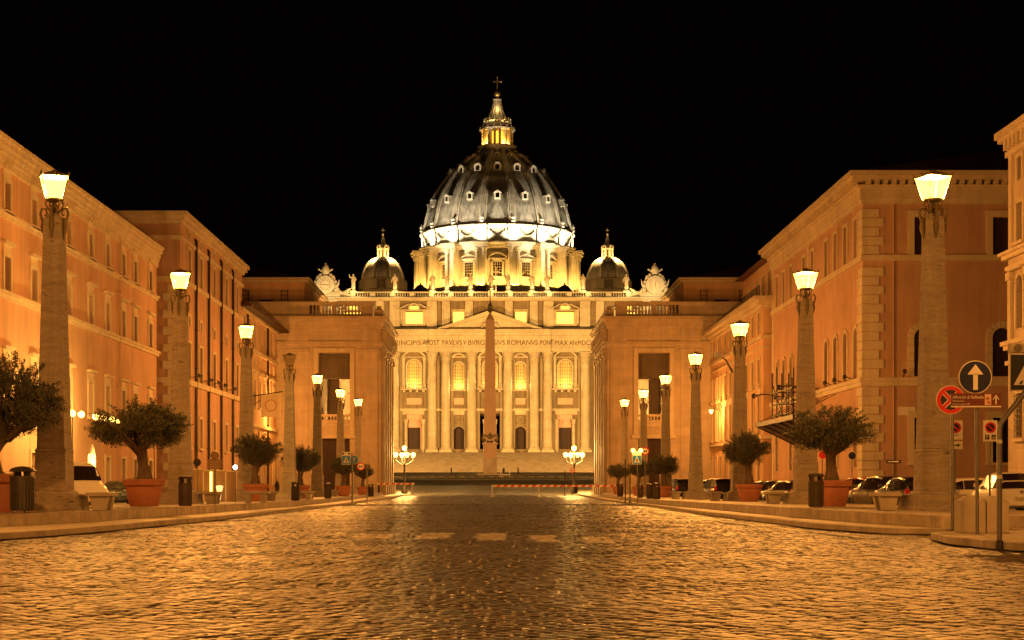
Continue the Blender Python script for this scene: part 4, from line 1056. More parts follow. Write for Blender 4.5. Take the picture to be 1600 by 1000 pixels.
# ---- great dome
DY = 600.0; DX = wx(777, DY)
def dz(py): return wz(py, DY - 14 * max(0, min(1, (py - 240) / 117)))
NB = 16
def pol(r, a, z): return (DX + r * math.sin(a), DY - r * math.cos(a), z)     # a = 0 faces the camera
def radial(a):
    ca, sa = math.cos(a), math.sin(a)
    return lambda u, d, v: (DX + d * sa + u * ca, DY - d * ca + u * sa, v)     # u sideways, d outward
RD = 27.6
s = MB()
s.lathe([(36, dz(478)), (36, dz(462)), (34.5, dz(462)), (34.5, dz(456)), (RD, dz(456)), (RD, dz(391)), (RD + .6, dz(391)), (RD + .6, dz(388))], (DX, DY, 0), 96)
s.build('drum_wall', 'basilica_stone', bas, smooth=True)
s = MB(); s.lathe([(RD + .4, dz(397)), (RD + 1.0, dz(395)), (RD + 1.2, dz(391)), (RD + 3.4, dz(389)), (RD + 3.4, dz(387)), (RD - 1, dz(386.8))], (DX, DY, 0), 96)
for i in range(NB):
    a = (i + .5) * 2 * PI / NB; f = radial(a)
    s.box(-2.9, 2.9, RD - .5, 33.2, dz(394.5), dz(391), f); s.box(-3.2, 3.2, RD - .5, 33.9, dz(391) + .01, dz(388.6), f); s.box(-2.6, 2.6, RD - .5, 32.6, dz(397), dz(394.6), f)
s.build('drum_entablature', 'basilica_stone', bas)
for i in range(NB):
    a = (i + .5) * 2 * PI / NB; f = radial(a)
    b = MB(); b.box(-1.6, 1.6, RD - .5, 31.2, dz(456), dz(397) - .01, f); b.box(-2.7, 2.7, RD - .5, 33.3, dz(458), dz(454), f)
    o = b.build('buttress', 'basilica_stone', bas)
    for q in (-1, 1):
        c = MB(); p = f(q * 1.45, 31.9, 0)
        c.lathe([(.95, dz(454)), (.95, dz(452.8)), (.72, dz(452)), (.7, dz(430)), (.62, dz(404.5)), (.62, dz(404)), (.75, dz(401)), (1.05, dz(397.2))], (p[0], p[1], 0), 14)
        for k in range(8):
            t = 2 * PI * k / 8
            c.ball((p[0] + .8 * math.cos(t), p[1] + .8 * math.sin(t), dz(401.5)), .22, 6); c.ball((p[0] + .95 * math.cos(t + .4), p[1] + .95 * math.sin(t + .4), dz(398.6)), .24, 6)
        c.build('paired_column', 'basilica_stone', o, smooth=True)
    # window between buttresses
    a = i * 2 * PI / NB; f = radial(a)
    wn = MB(); wn.box(-1.7, 1.7, RD - .2, RD + .06, dz(438), dz(417), f); ow = wn.build('drum_window', 'pane_dark', bas)
    g = MB()
    for k in range(5): g.box(-1.7 + k * .85 - .06, -1.7 + k * .85 + .06, RD + .06, RD + .14, dz(438), dz(417), f)
    for k in range(6): g.box(-1.7, 1.7, RD + .06, RD + .13, dz(438) + k * 1.05 - .05, dz(438) + k * 1.05 + .05, f)
    g.build('glazing_bars', 'basilica_stone', ow)
    r = MB(); r.box(-2.5, -1.7, RD - .3, RD + .6, dz(440), dz(414), f); r.box(1.7, 2.5, RD - .3, RD + .6, dz(440), dz(414), f); r.box(-2.5, 2.5, RD - .3, RD + .6, dz(417) + .01, dz(413), f); r.box(-2.7, 2.7, RD - .3, RD + .9, dz(441.5), dz(439.5), f)
    r.box(-3.4, 3.4, RD - .3, RD + 1.2, dz(413) + .01, dz(411.5), f); r.box(-4.0, -2.9, RD - .3, RD + .5, dz(432), dz(413.2), f); r.box(2.9, 4.0, RD - .3, RD + .5, dz(432), dz(413.2), f)
    if i % 2:
        for q in (-1, 1): r.prism([(q * 3.6, dz(411.4)), (q * 3.6, dz(410)), (0, dz(403.5)), (0, dz(405.4))], RD - .3, RD + 1.3, f)
    else:
        arch_ring(r, f, 0, dz(411.4) - 1.9, 3.5, 4.1, RD - .3, RD + 1.3, 10, R(30), R(150))
    r.build('window_frame', 'basilica_stone', ow)
# attic band under the dome
RA = 28.9
s = MB(); s.lathe([(RD + .2, dz(387)), (RA + .3, dz(386.5)), (RA + .3, dz(385)), (RA, dz(384.5)), (RA, dz(365)), (RA + .4, dz(364)), (RA + .8, dz(361.5)), (RA + .8, dz(360)), (RA, dz(358.5))], (DX, DY, 0), 96)
for i in range(NB):
    a = (i + .5) * 2 * PI / NB; f = radial(a)
    s.box(-1.7, 1.7, RA - .5, RA + .7, dz(385), dz(364.5), f); s.box(-1.9, 1.9, RA - .5, RA + 1.4, dz(364.4), dz(360.5), f)
    f = radial(i * 2 * PI / NB)
    for t in range(9):       # garlands
        x0 = -3 + t * .75; zz = dz(369) - 2.0 * math.sin(PI * (t + .5) / 9); s.ball(f(x0, RA + .15, zz), .55, 6)
s.build('dome_attic', 'basilica_stone', bas)
# shell
P = [(28.6, 357.5), (28.4, 350), (27.9, 342), (27.2, 330), (26.1, 318), (24.6, 306), (22.6, 293), (20.0, 279.5), (16.9, 266.5), (13.3, 254), (10.2, 245), (8.2, 240.5)]
P = [(r, dz(p)) for r, p in P]
def prof_at(t):
    x = t * (len(P) - 1); i = min(int(x), len(P) - 2); k = x - i
    return (P[i][0] * (1 - k) + P[i + 1][0] * k, P[i][1] * (1 - k) + P[i + 1][1] * k)
s = MB(); s.lathe([(P[0][0], P[0][1] - 1)] + [prof_at(i / 44) for i in range(45)], (DX, DY, 0), 128)
dome = s.build('dome_shell', 'lead', bas, smooth=True)
for i in range(NB):
    a = (i + .5) * 2 * PI / NB; f = radial(a); r = MB()
    for w_, h_, off in ((1.35, .55, 0), (.75, .95, 0)):
        vs = []; fs = []; n = 30
        for k in range(n + 1):
            R_, Z_ = prof_at(k / n); sc = .42 + .58 * (R_ / 28.6); R2, Z2 = prof_at(min(1, k / n + .02)); R1, Z1 = prof_at(max(0, k / n - .02))
            t = Vector((R2 - R1, Z2 - Z1)).normalized(); nx, nz = t.y, -t.x
            for u_, h in ((-w_ * sc, -.3), (-w_ * sc, h_ * sc), (w_ * sc, h_ * sc), (w_ * sc, -.3)): vs.append(f(u_, R_ + nx * h, Z_ + nz * h))
        for k in range(n):
            for q in range(3): fs.append((k * 4 + q, k * 4 + q + 1, k * 4 + q + 5, k * 4 + q + 4))
        r.add(vs, fs + [(0, 1, 2, 3)])
    r.build('rib', 'rib_lead', dome)
    b = MB(); R_, Z_ = prof_at(.02); b.lathe([(.55, 0), (.7, .5), (.4, 1.0), (.75, 1.7), (.45, 2.3), (.1, 3.0)], f(0, R_ + 1.3, Z_ - .4), 8); b.build('finial', 'rib_lead', dome, smooth=True)
    f = radial(i * 2 * PI / NB)
    for row, (pz, hw, hh) in enumerate(((318, 1.15, 1.9), (274, 1.35, 1.9), (251, .7, 1.0))):
        z = dz(pz)
        # radius of the shell at this height
        for (ra, za), (rb_, zb_) in zip(P, P[1:]):
            if za <= z <= zb_: rs = ra + (rb_ - ra) * (z - za) / (zb_ - za)
        d = MB(); e = rs + (1.2, 1.0, .5)[row]
        bk = rs - (2.5, 3.5, 3)[row]
        d.box(-hw, -hw * .62, bk, e, z - hh * .5, z + hh * .5, f); d.box(hw * .62, hw, bk, e, z - hh * .5, z + hh * .5, f)
        d.box(-hw, hw, bk, e, z - hh * .75, z - hh * .501, f)
        if row == 0: d.prism([(-hw * 1.25, z + hh * .5), (hw * 1.25, z + hh * .5), (0, z + hh * .95)], bk, e + .2, f)
        else: arch_ring(d, f, 0, z + hh * .2, hw * .62, hw * 1.15, bk, e + .1, 8)
        o = d.build('dormer', 'rib_lead', dome)
        h = MB(); h.box(-hw * .62, hw * .62, bk, e - .5, z - hh * .5, z + hh * .5, f); h.build('dormer_opening', 'pane_dark', dome)
# lantern on the dome
l = MB(); l.lathe([(8.0, dz(241)), (8.0, dz(238)), (7.4, dz(237)), (7.4, dz(232)), (7.8, dz(231.6)), (7.8, dz(230.5)), (4.0, dz(230.2)), (4.0, dz(206)), (6.9, dz(205.6)), (7.1, dz(203.5)), (5.2, dz(203)), (5.4, dz(196)), (5.7, dz(195.6)), (5.7, dz(194)), (4.6, dz(193.6)), (4.6, dz(190))], (DX, DY, 0), 48)
l.build('lantern_drum', 'rib_lead', bas, smooth=True)
s = MB(); s.lathe([(4.05, dz(229)), (4.05, dz(208))], (DX, DY, 0), 32, cap=False); s.build('lantern_windows', 'lantern_core', bas, smooth=True)
for i in range(16):
    s = MB(); a = (i + .5) * 2 * PI / 16; f = radial(a)
    s.box(-.35, .35, 4, 5.6, dz(230), dz(206), f); s.lathe([(.42, dz(230)), (.34, dz(228)), (.32, dz(208.5)), (.55, dz(206))], f(0, 6.0, 0), 8)
    s.lathe([(.3, dz(203)), (.45, dz(201)), (.35, dz(199.5))], f(0, 6.4, 0), 6)
    s.lathe([(.25, dz(193.8)), (.4, dz(191)), (.18, dz(189.5)), (.3, dz(187.6)), (.05, dz(186))], f(0, 5.2, 0), 6)
    s.build('lantern_column', 'basilica_stone', bas, smooth=True)
s = MB(); s.lathe([(4.3, dz(190)), (3.2, dz(183)), (2.2, dz(173)), (1.5, dz(163)), (1.2, dz(158)), (1.4, dz(157)), (.6, dz(156)), (.5, dz(153))], (DX, DY, 0), 24)
for i in range(16):
    a = (i + .5) * 2 * PI / 16
    s.tube([pol(r, a, dz(p)) for r, p in ((4.2, 190), (3.3, 183), (2.3, 173), (1.6, 163), (1.3, 158), (1.5, 155.5))], [.28, .24, .2, .16, .14, .2], 5)
s.build('spire', 'rib_lead', bas, smooth=True)
s = MB(); s.ball((DX, DY, dz(147.2)), 1.25, 20); s.lathe([(.5, dz(153)), (.3, dz(151))], (DX, DY, 0), 8); s.build('ball', 'gilt', bas, smooth=True)
s = MB(); s.box(DX - .14, DX + .14, DY - .14, DY + .14, dz(142.5), dz(121)); s.box(DX - 1.35, DX + 1.35, DY - .14, DY + .14, dz(128.2), dz(127))
for p in ((DX - 1.4, 127.6), (DX + 1.4, 127.6), (DX, 121.2)): s.ball((p[0], DY, dz(p[1])), .3, 8)
s.build('cross', 'gilt', bas)
# floodlights of the drum and dome: small fittings on the ledges that hold them
fx = MB()
for i in range(16):
    a = i * 2 * PI / 16
    if math.cos(a) < -.3: continue
    p = pol(34.0, a, dz(455.5)); fx.box(p[0] - .3, p[0] + .3, p[1] - .25, p[1] + .25, p[2] - .2, p[2] + .05)
    lamp('drum_light', pol(33.6, a, dz(454) + .3), 7500, (1, .53, .12), bas, .35, 'SPOT', pol(20, a, dz(405)), R(140), .5)
    p3 = pol(35.2, a + PI / 16, dz(454.5)); lamp('column_light', p3, 5000, (1, .53, .12), bas, .3, 'SPOT', pol(26, a + PI / 16, dz(425)), R(120), .5); fx.box(p3[0] - .3, p3[0] + .3, p3[1] - .25, p3[1] + .25, p3[2] - .9, p3[2] - .4)
    p2 = pol(33.4, a + PI / 16, dz(388.6) + .1); fx.box(p2[0] - .3, p2[0] + .3, p2[1] - .25, p2[1] + .25, p2[2] - .1, p2[2] + .2)
    lamp('dome_light', pol(33.4, a + PI / 16, dz(385.5)), 15000, (1, .84, .55), bas, .4, 'SPOT', pol(26.5, a + PI / 16, dz(345)), R(110), .6)
fx.build('floodlight_fittings', 'iron', bas)
for i in range(12):
    a = (i + .5) * 2 * PI / 12
    if math.cos(a) < -.2: continue
    lamp('lantern_light', pol(5.1, a + .1, dz(229)), 2200, (1, .55, .10), bas, .25)
for a in (-1.1, -.35, .35, 1.1):
    lamp('spire_light', pol(5.2, a, dz(194.2)), 1500, (1, .55, .12), bas, .2)
lamp('ball_light', pol(3.4, 0, dz(172)), 260, (1, .66, .2), bas, .2)
# facade floodlights standing in the square
for i, (x, y, z, p, tx) in enumerate(((-44, 372, 19, 330000, 12), (44, 372, 19, 330000, -12))):
    t = thing('floodlight_mast', (x, y, zr(y)), ('tall', 'tall', 'low', 'low')[i] + ' floodlight mast in the square, %s of the obelisk' % ('left' if x < 0 else 'right'), 'floodlight')
    m = MB(); m.tube([(x, y, zr(y)), (x, y, z - .5)], .16, 8); m.build('mast', 'iron', t)
    m = MB(); m.box(x - .8, x + .8, y - .4, y + .3, z - .5, z); m.build('housing', 'iron', t)
    lamp('flood', (x, y + .8, z + .1), p, FLOOD, t, .6, 'SPOT', (tx, YF, 30), R(95), .7)
for i, sx in enumerate((-26, 26)):  # added masts, out of view, that light up the obelisk
    y = 236; t = thing('floodlight_mast', (sx, y, zr(y)), 'added floodlight mast hidden behind the %s portico to light the obelisk' % ('left', 'right')[i], 'floodlight')
    m = MB(); m.tube([(sx, y, zr(y)), (sx, y, 9.5)], .16, 8); m.build('mast', 'iron', t)
    m = MB(); m.box(sx - .6, sx + .6, y - .4, y + .3, 9.5, 10); m.build('housing', 'iron', t)
    lamp('flood', (sx, y + .8, 10.4), 105000, (1, .42, .09), t, .4, 'SPOT', (0, 333, 20), R(27), .6)
# added white projectors, unseen behind the balustrade, to brighten the dome
for i, (x, y, z) in enumerate(((-48, 545, 52), (-18, 530, 52), (22, 530, 52), (52, 545, 52))):
    t = thing('added_projector', (x, y, z - 1), 'added unseen roof projector brightening the dome, %s from the left' % ('first', 'second', 'third', 'fourth')[i], 'floodlight')
    m = MB(); m.box(x - .6, x + .6, y - .5, y + .1, z - 1, z); m.build('housing', 'iron', t)
    lamp('flood', (x, y + .3, z + .3), 470000, (1, .80, .50), t, .4, 'SPOT', (DX, DY - 18, 116), R(31), .9)
# loggia and niche lights in the facade windows
for px in (647, 717, 765.5, 813, 883):
    lamp('loggia_light', fr(fu(px), .7, fz(603)), 700, (1, .68, .2), bas, .2)
# ---------------------------------------------------------------- figures grown from skeletons
def skin_mesh(pts, edges, rad, sub=1):
    me = bpy.data.meshes.new('sk'); me.from_pydata(pts, edges, []); ob = bpy.data.objects.new('sk', me); scn.collection.objects.link(ob)
    md = ob.modifiers.new('s', 'SKIN'); sv = me.skin_vertices[0].data
    for v, r in zip(sv, rad): v.radius = (r, r) if not hasattr(r, '__len__') else r
    sv[0].use_root = True
    md.use_smooth_shade = True
    if sub: m2 = ob.modifiers.new('u', 'SUBSURF'); m2.levels = sub; m2.render_levels = sub
    dg = bpy.context.evaluated_depsgraph_get(); out = bpy.data.meshes.new_from_object(ob.evaluated_get(dg))
    vs = [tuple(v.co) for v in out.vertices]; fs = [tuple(p.vertices) for p in out.polygons]
    bpy.data.objects.remove(ob); return vs, fs
def figure(pose='stand'):
    """1.75 m person standing at the origin, facing -y"""
    st = .16 if pose == 'walk' else .09
    P_ = [(0, 0, .95), (0, 0, 1.15), (0, .0, 1.40), (0, 0, 1.50), (0, -.01, 1.58), (0, -.02, 1.68),
          (.09, 0, .90), (.10, -st * .6, .5), (.10, -st * .3 if pose == 'walk' else 0, .09), (.10, -st * .3 - .13, .04),
          (-.09, 0, .90), (-.10, st * .5 if pose == 'walk' else -.02, .5), (-.10, st * 2 if pose == 'walk' else 0, .09), (-.10, st * 2 - .13 if pose == 'walk' else -.13, .04),
          (.19, 0, 1.40), (.25, .02, 1.14), (.27, -.06, .90), (.27, -.1, .80), (-.19, 0, 1.40), (-.25, .02, 1.14), (-.27, -.06, .90), (-.27, -.1, .80)]
    E = [(0, 1), (1, 2), (2, 3), (3, 4), (4, 5), (0, 6), (6, 7), (7, 8), (8, 9), (0, 10), (10, 11), (11, 12), (12, 13), (2, 14), (14, 15), (15, 16), (16, 17), (2, 18), (18, 19), (19, 20), (20, 21)]
    rd = [.15, .14, .17, .065, .09, .095, .10, .07, .05, .04, .10, .07, .05, .04, .07, .055, .04, .035, .07, .055, .04, .035]
    return skin_mesh(P_, E, rd)
def robed(kind=0):
    """robed statue 5.5 m tall on its base"""
    arms = {0: [(.5, 0, 3.95), (.95, -.3, 3.2), (.9, -.7, 3.9), (-.5, 0, 3.95), (-.9, -.2, 3.1), (-.5, -.7, 2.8)],
            1: [(.5, 0, 3.95), (.9, -.2, 3.1), (.4, -.7, 3.0), (-.5, 0, 3.95), (-1.0, -.2, 3.9), (-1.15, -.3, 4.9)],
            2: [(.5, 0, 3.95), (.9, -.3, 3.1), (.2, -.8, 3.2), (-.5, 0, 3.95), (-.9, -.3, 3.0), (-1.0, -.6, 2.4)]}[kind]
    P_ = [(0, 0, 2.4), (0.08, 0, 1.3), (0, -.05, .1), (0, 0, 3.3), (0, 0, 3.95), (0, 0, 4.4), (0, -.05, 4.95)] + arms
    E = [(0, 1), (1, 2), (0, 3), (3, 4), (4, 5), (5, 6), (4, 7), (7, 8), (8, 9), (4, 10), (10, 11), (11, 12)]
    rd = [(.75, .6), (.85, .7), (1.0, .85), (.58, .45), (.5, .38), .2, .34, .30, .22, .14, .30, .22, .14]
    return skin_mesh(P_, E, rd)
SV = [robed(k) for k in range(3)]
spx = [552, 617, 676, 698, 735, 767.5, 794, 831, 855, 911, 978.5, 1066, 462]
smesh = {}
onm = ['first', 'second', 'third', 'fourth', 'fifth', 'sixth', 'seventh', 'eighth', 'ninth', 'tenth', 'eleventh', 'twelfth', 'thirteenth']
order = sorted(range(13), key=lambda i: spx[i])
for rank, i in enumerate(order):
    px = spx[i]
    if px in (462, 1066): continue
    k = 2 if px == 767.5 else (i * 7 + 1) % 3
    t = thing('statue', (fu(px), YF, fz(457)), 'robed stone figure on the basilica roof rail, %s from the left' % onm[rank - 1] + (', holding a cross' if px == 767.5 else ''), 'statue', 'statues on the basilica balustrade')
    m = MB(); m.box(fu(px) - .9, fu(px) + .9, YF - .7, YF + .7, fz(457.8), fz(456) + .3); m.build('pedestal', 'basilica_stone', t)
    if k not in smesh:
        m = MB(); m.add([(x + fu(px), y + YF, z + fz(456) + .3) for x, y, z in SV[k][0]], SV[k][1]); o = m.build('figure', 'basilica_stone', t, smooth=True); smesh[k] = (o, px)
    else:
        o = smesh[k][0].copy(); scn.collection.objects.link(o); o.parent = t
        o.rotation_euler = (0, 0, random.uniform(-.5, .5))
    if px == 767.5:
        m = MB(); u = fu(px) + 1.4; m.box(u - .12, u + .12, YF - .9, YF - .7, fz(456), fz(456) + 7.2); m.box(u - 1, u + 1, YF - .9, YF - .7, fz(456) + 5.7, fz(456) + 5.95); m.build('cross', 'basilica_stone', t)
for px in spx[:11]:
    lamp('statue_light', (fu(px) + .6, YF - 2.3, fz(457) + .4), 420, (1, .66, .24), bas, .15)
for px in (509, 1023): lamp('clock_light', (fu(px), YF - 9, fz(462)), 3200, (1, .72, .32), bas, .3)

# ---------------------------------------------------------------- obelisk in the square
OY = 333.0; OX = wx(765.8, OY); k = OY / F
oz = lambda p: wz(p, OY)
ob = thing('obelisk', (OX, OY, oz(742)), 'tall reddish granite obelisk with bronze cross in the middle of the square', 'obelisk')
m = MB()
for a, z0, z1 in ((2.9, 745, 740), (1.45, 740, 717), (1.6, 717, 715.5)): m.frus(OX, OY, oz(z0), oz(z1), a, a, a, a)
m.build('lower_pedestal', 'travertine_blocks', ob, bevel=.03)
m = MB(); m.frus(OX, OY, oz(715.5), oz(695), 1.38, 1.38, 1.38, 1.38); m.frus(OX, OY, oz(695), oz(692), 1.65, 1.65, 1.75, 1.75); m.build('upper_pedestal', 'granite_red', ob)
m = MB(); m.frus(OX, OY, oz(689), oz(500), 1.36, 1.36, .93, .93); m.build('shaft', 'granite_red', ob)
m = MB(); m.frus(OX, OY, oz(500) + .001, oz(488), .93, .93, .08, .08); m.build('pyramidion', 'granite_red', ob)
m = MB()
for sx in (-1, 1):
    for sy in (-1, 1):
        m.ball((OX + sx * 1.2, OY + sy * 1.2, oz(690) + .25), .38, 8); m.tube([(OX + sx * 1.3, OY + sy * 1.3, oz(690)), (OX + sx * 1.7, OY + sy * 1.7, oz(690) + .7), (OX + sx * 1.5, OY + sy * 1.6, oz(690) + 1.4)], [.35, .3, .12], 6)
for q in (-1, 1):
    m.tube([(OX, OY - 1.6, oz(684)), (OX + q * .9, OY - 1.7, oz(681)), (OX + q * 1.8, OY - 1.7, oz(679))], [.35, .22, .05], 6)
m.ball((OX, OY - 1.6, oz(683)), .5, 8); m.ball((OX, OY - 1.6, oz(678.5)), .25, 8)
m.build('bronze_ornaments', 'bronze', ob, smooth=True)
m = MB(); m.lathe([(.3, oz(488.5)), (.6, oz(485.5)), (.35, oz(482)), (.55, oz(478.5)), (.2, oz(474)), (.1, oz(470))], (OX, OY, 0), 8)
m.box(OX - .1, OX + .1, OY - .1, OY + .1, oz(470), oz(441)); m.box(OX - .8, OX + .8, OY - .08, OY + .08, oz(449.5), oz(447.5)); m.build('cross_finial', 'bronze', ob)

# crowd barriers and stage pieces in the square
bar_n = 0
fence0 = None
for i in range(22):
    x = wx(606, 251) + i * 1.62
    if fence0 is None:
        t = thing('crowd_barrier', (x, 251, zr(251)), '', 'barrier', 'steel crowd barriers across the square')
        m = MB(); z = zr(251)
        m.tube([(x, 251, z + .15), (x, 251, z + 1.08), (x + 1.56, 251, z + 1.08), (x + 1.56, 251, z + .15), (x, 251, z + .15)], .03, 5); m.build('rail_frame', 'trim', t)
        m = MB()
        for k in range(1, 12): m.box(x + k * .13 - .012, x + k * .13 + .012, 250.99, 251.01, z + .16, z + 1.07)
        m.box(x + .3, x + 1.2, 250.97, 250.985, z + .55, z + .75)
        m.build('bars', 'trim', t); fence0 = t; o = t
        m = MB(); m.box(x + .04, x + .1, 250.75, 251.25, z, z + .05); m.box(x + 1.46, x + 1.52, 250.75, 251.25, z, z + .05); m.build('feet', 'pole_metal', t)
    else: o = copy_tree(fence0, None, (x, 251, zr(251)))
    o['label'] = 'grey steel crowd barrier in the long row across the square'
for i, (px, Y, w_, h_) in enumerate(((541 + 130, 300, 5, 1.0), (700, 300, 6, .9), (706, 318, 3, 2.0), (830, 300, 6, .9), (851, 300, 6, .9))):
    pass
def person(Y, px, label, pose='stand', rz=0, z=None, top='cloth_dark'):
    x = wx(px, Y); z = zr(Y) if z is None else z
    vs, fs = figure(pose)
    t = thing('person', (x, Y, z), label, 'person')
    m = MB(); c, s_ = math.cos(rz), math.sin(rz); m.add([(x + a * c - b * s_, Y + a * s_ + b * c, z + q) for a, b, q in vs], fs); m.build('body', top, t, smooth=True)
    m = MB(); m.ball((x, Y - .02, z + 1.67), .108, 10); m.build('head', 'skin_tone', t, smooth=True)
    m = MB(); m.ball((x, Y + .015, z + 1.70), .115, 10); m.build('hair', 'bark', t, smooth=True)
    return t
surf('cloth_red', (.30, .03, .02), .9, .2, 6, bump=.1)
person(322, 787, 'person in dark clothes standing just right of the obelisk base', 'stand', .4)
person(330, 809.5, 'person in dark clothes walking alone in the square right of the obelisk', 'walk', 1.2)
person(326, 705, 'person in dark clothes standing left of the obelisk beneath the arched door', 'stand', 2)
person(141, 433, 'person in dark clothes walking by the pale building on the left', 'walk', 1.0)
# white staging rails by the obelisk
t = thing('stage_rail', (wx(790, 318), 318, zr(318)), 'low white rail with two posts right of the obelisk base', 'rail')
m = MB(); a, b = wx(782, 318), wx(796, 318); z = zr(318)
m.box(a - .1, a + .1, 317.9, 318.1, z, z + 1.2); m.box(b - .1, b + .1, 317.9, 318.1, z, z + 1.2); m.build('posts', 'white_paint', t)
m = MB(); m.box(a, b, 317.95, 318.05, z + .1, z + .35); m.build('rail', 'white_paint', t)
for px, lab in ():
    Y = 402
    t = thing('equipment_tent', (wx(px, Y), Y, 4.4), 'small pale frame stand on the basilica steps, %s of the doors' % lab, 'stand')
    m = MB(); x = wx(px + 103 if px == 640 else px - 8, Y); z = 9.5 if px == 640 else 9.0; z = 4.4
    for q in (-1.4, 1.4): m.box(x + q - .08, x + q + .08, Y - .08, Y + .08, z, z + 5.2 + 1.4)
    m.box(x - 1.5, x + 1.5, Y - .1, Y + .1, z + 6.6, z + 6.8); m.build('frame', 'white_paint', t)
    m = MB(); m.box(x - 1.3, x + 1.3, Y - .03, Y + .03, z + 1.2, z + 5.4); m.build('panel', 'trim', t)

# striped barrier across the end of the street
surf('stripe_red', (.55, .07, .04), .5, .1, 3, bump=.05)
t = thing('street_barrier', (0, 156, zr(156)), 'red and white striped barrier pole closing the right half of the street end', 'barrier')
Y = 156; z = zr(156)
m = MB()
for px in (769, 842, 925, 980): x = wx(px, Y); m.box(x - .04, x + .04, Y - .04, Y + .04, z, z + 1.3); m.box(x - .25, x + .25, Y - .2, Y + .2, z, z + .05)
m.build('posts', 'white_paint', t)
m = MB(); n = 0; x0, x1 = wx(769, Y), wx(980, Y); wm = MB(); wd = .36
kx = x0; i = 0
while kx < x1:
    tgt = m if i % 2 else wm
    tgt.prism([(kx, z + 1.0), (kx + wd, z + 1.0), (kx + wd + .18, z + 1.22), (kx + .18, z + 1.22)], -.02, .02, frame((0, Y - .06, 0), (1, 0, 0), (0, -1, 0)))
    kx += wd; i += 1
m.build('red_stripes', 'stripe_red', t); wm.build('white_stripes', 'white_paint', t)
t = thing('street_barrier', (wx(600, 160), 160, zr(160)), 'short red and white striped barrier beside the left portico', 'barrier')
Y = 160; z = zs(Y); m = MB(); wm = MB(); kx = wx(588, Y); i = 0
while kx < wx(645, Y):
    tgt = m if i % 2 else wm
    tgt.prism([(kx, z + .85), (kx + .3, z + .85), (kx + .45, z + 1.05), (kx + .15, z + 1.05)], -.02, .02, frame((0, Y - .06, 0), (1, 0, 0), (0, -1, 0)))
    kx += .3; i += 1
m.build('red_stripes', 'stripe_red', t); wm.build('white_stripes', 'white_paint', t)
m = MB()
for px in (589, 604, 618, 632, 644): x = wx(px, Y); m.box(x - .04, x + .04, Y - .04, Y + .04, zr(Y) + .12, z + 1.1)
m.build('posts', 'white_paint', t)

# ---------------------------------------------------------------- obelisk street lamps
def street_lamp(x, y, lit=True, label='', mesh_only=False):
    z = zs(y); t = thing('street_lamp', (x, y, z), label, 'street lamp', 'stone obelisk lamps lining the street')
    m = MB(); m.frus(x, y, z - .25, z + .42, .78, .78, .68, .68); m.frus(x, y, z + .42, z + .50, .52, .52, .46, .46); m.build('plinth', 'travertine', t, bevel=.02)
    m = MB(); m.frus(x, y, z + .50, z + 1.52, .41, .41, .39, .39); m.frus(x, y, z + 1.52, z + 1.60, .42, .42, .38, .38); m.build('pedestal', 'travertine', t, bevel=.015)
    m = MB(); m.frus(x, y, z + 1.60, z + 7.55, .36, .36, .225, .225); m.frus(x, y, z + 7.55, z + 7.72, .235, .235, .10, .10); m.build('shaft', 'travertine', t, bevel=.012)
    m = MB()
    for q in range(4):
        a = q * PI / 2; ca, sa = math.cos(a), math.sin(a)
        pts = [(x + r * ca, y + r * sa, z + h) for r, h in ((.25, 7.05), (.29, 7.45), (.36, 7.72), (.32, 7.86), (.22, 7.84), (.19, 7.72), (.25, 7.66))]
        m.tube(pts, [.02, .03, .035, .035, .03, .025, .02], 6)
        m.tube([(x + .25 * ca, y + .25 * sa, z + 7.1), (x + .29 * ca, y + .29 * sa, z + 7.35), (x + .27 * ca, y + .27 * sa, z + 7.6)], [.03, .07, .05], 6)
        a += PI / 4; ca, sa = math.cos(a), math.sin(a)
        m.tube([(x + r * ca, y + r * sa, z + h) for r, h in ((.08, 7.72), (.2, 7.86), (.26, 7.96), (.22, 8.06))], .022, 6)
    m.lathe([(.1, 7.7), (.05, 7.85), (.09, 7.92), (.05, 8.0), (.24, 8.06), (.24, 8.10)], (x, y, z), 12)
    m.build('bracket', 'bronze', t, smooth=True)
    rot = .32
    g = MB(); g.frus(x, y, z + 8.09, z + 8.66, .19, .19, .325, .325, rot); g.f = g.f[2:]; gl = g.build('lantern_glass', 'lamp_glass' if lit else 'lamp_glass_off', t)
    m = MB()
    for sx, sy in ((-1, -1), (1, -1), (1, 1), (-1, 1)):
        p = []
        for r_, h in ((.195, 8.08), (.33, 8.67)):
            a_, b_ = sx * r_, sy * r_; p.append((x + a_ * math.cos(rot) - b_ * math.sin(rot), y + a_ * math.sin(rot) + b_ * math.cos(rot), z + h))
        m.tube(p, .014, 5)
    m.frus(x, y, z + 8.66, z + 8.70, .35, .35, .35, .35, rot); m.frus(x, y, z + 8.70, z + 8.80, .31, .31, .13, .13, rot); m.frus(x, y, z + 8.80, z + 8.86, .09, .09, .04, .04, rot)
    for q in range(8):
        a = rot + PI / 4 * q; rr = .36 / max(abs(math.cos(a - rot)), abs(math.sin(a - rot)))
        m.lathe([(.02, 0), (.03, .03), (.01, .07)], (x + rr * .96 * math.cos(a), y + rr * .96 * math.sin(a), z + 8.70), 5)
    m.build('lantern_frame', 'bronze', t)
    if lit:
        lamp('lamp_light', (x, y, z + 8.36), LP, SOD, t, .14)
    return t
LP = 4300
LL = [(85, 40), (282, 57.9), (385, 76.5), (452.5, 93), (496, 110), (532, 127), (560, 141)]
RL = [(1458, 40), (1259, 57.7), (1156, 75.4), (1087, 92.3), (1040, 110.3), (1005.5, 127.5), (976, 142)]
pos = ['nearest', 'second', 'third', 'fourth', 'fifth', 'sixth', 'farthest']
first = None; unlit = None
